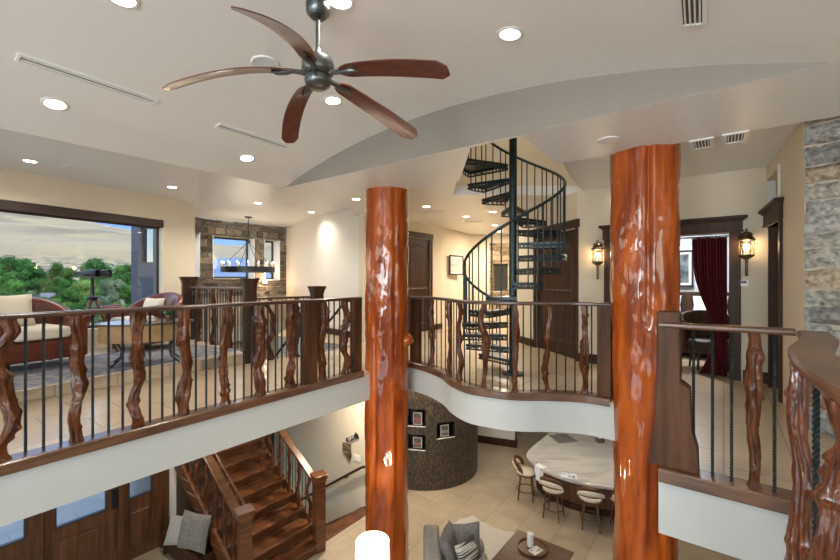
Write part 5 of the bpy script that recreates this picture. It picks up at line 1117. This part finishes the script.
def tree(px, py_top, wpx, D, mi, label, seed, asp=1.0):
    rg = random.Random(seed); x = (px-420)/F*D; zt = EZ-(py_top-280)*D/F; w = wpx*D/F*.85; h = zt-GR; r = empty('tree', (x, D, GR), label, 'tree', 'trees beyond the picture window')
    MB().tube([(0, 0, 0), (.05*w, 0, h*.3), (0, .04*w, h*.62)], [w*.05, w*.04, w*.02], 8).build('trunk', M['dark_wood'], r, smooth=60)
    mb = MB(); bl = []
    for k in range(16):
        a = rg.uniform(0, 6.28); q = rg.uniform(0, 1); hz = h-w*.30*asp-q*h*.55 if h > w else h*.5; rr_ = rg.uniform(.05, .40)*w; bl.append((rr_*math.cos(a), rr_*math.sin(a), max(w*.15, h-w*.2-rg.uniform(0, 1)**1.0*min(h*.75, w*1.0*asp)), rg.uniform(.16, .27)*w))
    bl.append((0, 0, h-w*.2, w*.2))
    ls = w*.024
    for (bx0, by0, bz0, br) in bl:
        for k in range(330):
            d = Vector((rg.gauss(0, 1), rg.gauss(0, 1), rg.gauss(0, 1))).normalized(); c = Vector((bx0, by0, bz0))+d*br*rg.uniform(.70, 1.15)
            t1 = (d.cross(Vector((rg.uniform(-1, 1), rg.uniform(-1, 1), rg.uniform(-1, 1))))).normalized(); t2 = (d*.5+t1.cross(d)).normalized(); s_ = ls*rg.uniform(.7, 1.6)
            mb.add([c-t1*s_, c+t2*s_*.8, c+t1*s_, c-t2*s_*.8], [(0, 1, 2, 3)])
    for (bx0, by0, bz0, br) in bl:
        mb.lathe([(0, -.8*br), (.6*br, -.5*br), (.74*br, 0), (.55*br, .5*br), (0, .7*br)], (bx0, by0, bz0), 10)
    mb.loc = None; mb.build('crown', FM[mi], r); return r
TR = [(8, 255, 44, 42, 0, 'large dark green tree at the left edge of the picture window'), (32, 265, 28, 38, 0, 'dark green tree next to the large one at the window edge'), (-10, 262, 30, 30, 1, 'green tree cut by the left edge of the window'), (57, 262, 30, 56, 0, 'dark round tree standing behind the grey roof'), (60, 277, 24, 40, 0, 'dark green tree covering the right end of the grey roof'),
      (96, 258, 40, 62, 0, 'broad dark tree behind the binoculars'), (84, 280, 28, 30, 2, 'pale green bushy tree left of the tripod'), (12, 279, 28, 28, 1, 'mid green bushy tree below the large dark tree'), (126, 264, 22, 40, 1, 'tree touching the grey pillar at the right of the window'), (110, 279, 28, 34, 3, 'grey-green tree just right of the tripod'),
      (32, 290, 26, 24, 3, 'grey-green shrub below the grey roof'), (57, 298, 20, 24, 2, 'yellow-green shrub low in the window middle'), (130, 284, 24, 26, 1, 'green bush low beside the grey pillar'), (98, 296, 26, 22, 3, 'silvery shrub behind the tripod legs'), (70, 268, 16, 66, 1, 'small far tree between two dark trees'),
      (42, 272, 26, 60, 1, 'light green far tree left of the round dark tree'), (20, 300, 34, 20, 1, 'green bush low at the left end of the window sill'), (4, 292, 30, 24, 0, 'dark bush at the left edge below the mid green tree'), (44, 297, 26, 21, 1, 'green bush below the right end of the grey roof'), (88, 268, 26, 44, 1, 'green tree standing just left of the binoculars'), (118, 272, 24, 36, 0, 'dark tree just right of the binoculars'), (70, 288, 30, 27, 1, 'broad green bush between roof and tripod'), (134, 272, 22, 50, 0, 'dark far tree behind the grey pillar edge'), (30, 276, 26, 60, 1, 'green tree behind the grey roof on the left'), (118, 302, 30, 20, 2, 'low green bush at the sill right of the tripod'), (76, 303, 26, 20, 1, 'low green bush at the sill left of the tripod')]
for i, t in enumerate(TR): tree(*t, 50+i)
for i, (px, py, w_, D, mi, lb) in enumerate(((226, 268, 30, 46, 1, 'green tree low in the wide stone window'), (270, 266, 16, 46, 0, 'dark tree low in the narrow stone window'))): tree(px, py, w_, D, mi, lb, 90+i)
def house(px, D, w, d, zb, zw, zr, label, roof):
    x = (px-420)/F*D; r = empty('house', (x, D, zb), label, 'house', rz=.25); MB().bx(-w/2, w/2, -d/2, d/2, 0, zw-zb).build('wall', M['wall'], r)
    o_ = .5; mb = MB(); z0, z1 = zw-zb, zr-zb; mb.add([(-w/2-o_, -d/2-o_, z0), (w/2+o_, -d/2-o_, z0), (w/2+o_, d/2+o_, z0), (-w/2-o_, d/2+o_, z0), (-w*.2, 0, z1), (w*.2, 0, z1)], [(0, 1, 5, 4), (1, 2, 5), (2, 3, 4, 5), (3, 0, 4), (3, 2, 1, 0)]); mb.build('roof', roof, r)
    for k in (-.28, .05, .3): MB().bx(w*k-.5, w*k+.5, -d/2-.04, -d/2+.02, (zw-zb)*.35, (zw-zb)*.75).build('window', M['frame_dark'], r)
RF = pmat('grey_shingles', (.13, .12, .125), .9, col2=(.18, .17, .175), scale=(2, 2, 8)); house(44, 48, 7, 6, GR, -1.6, -.15, 'house with a grey hip roof among the trees', RF)
RB = pmat('slate_blue_roof', (.10, .15, .23), .7, col2=(.13, .19, .28), scale=(2, 2, 8)); house(234, 30, 4.6, 4, GR, 1.5, 3.0, 'building with a slate blue roof outside the wide stone window', RB)
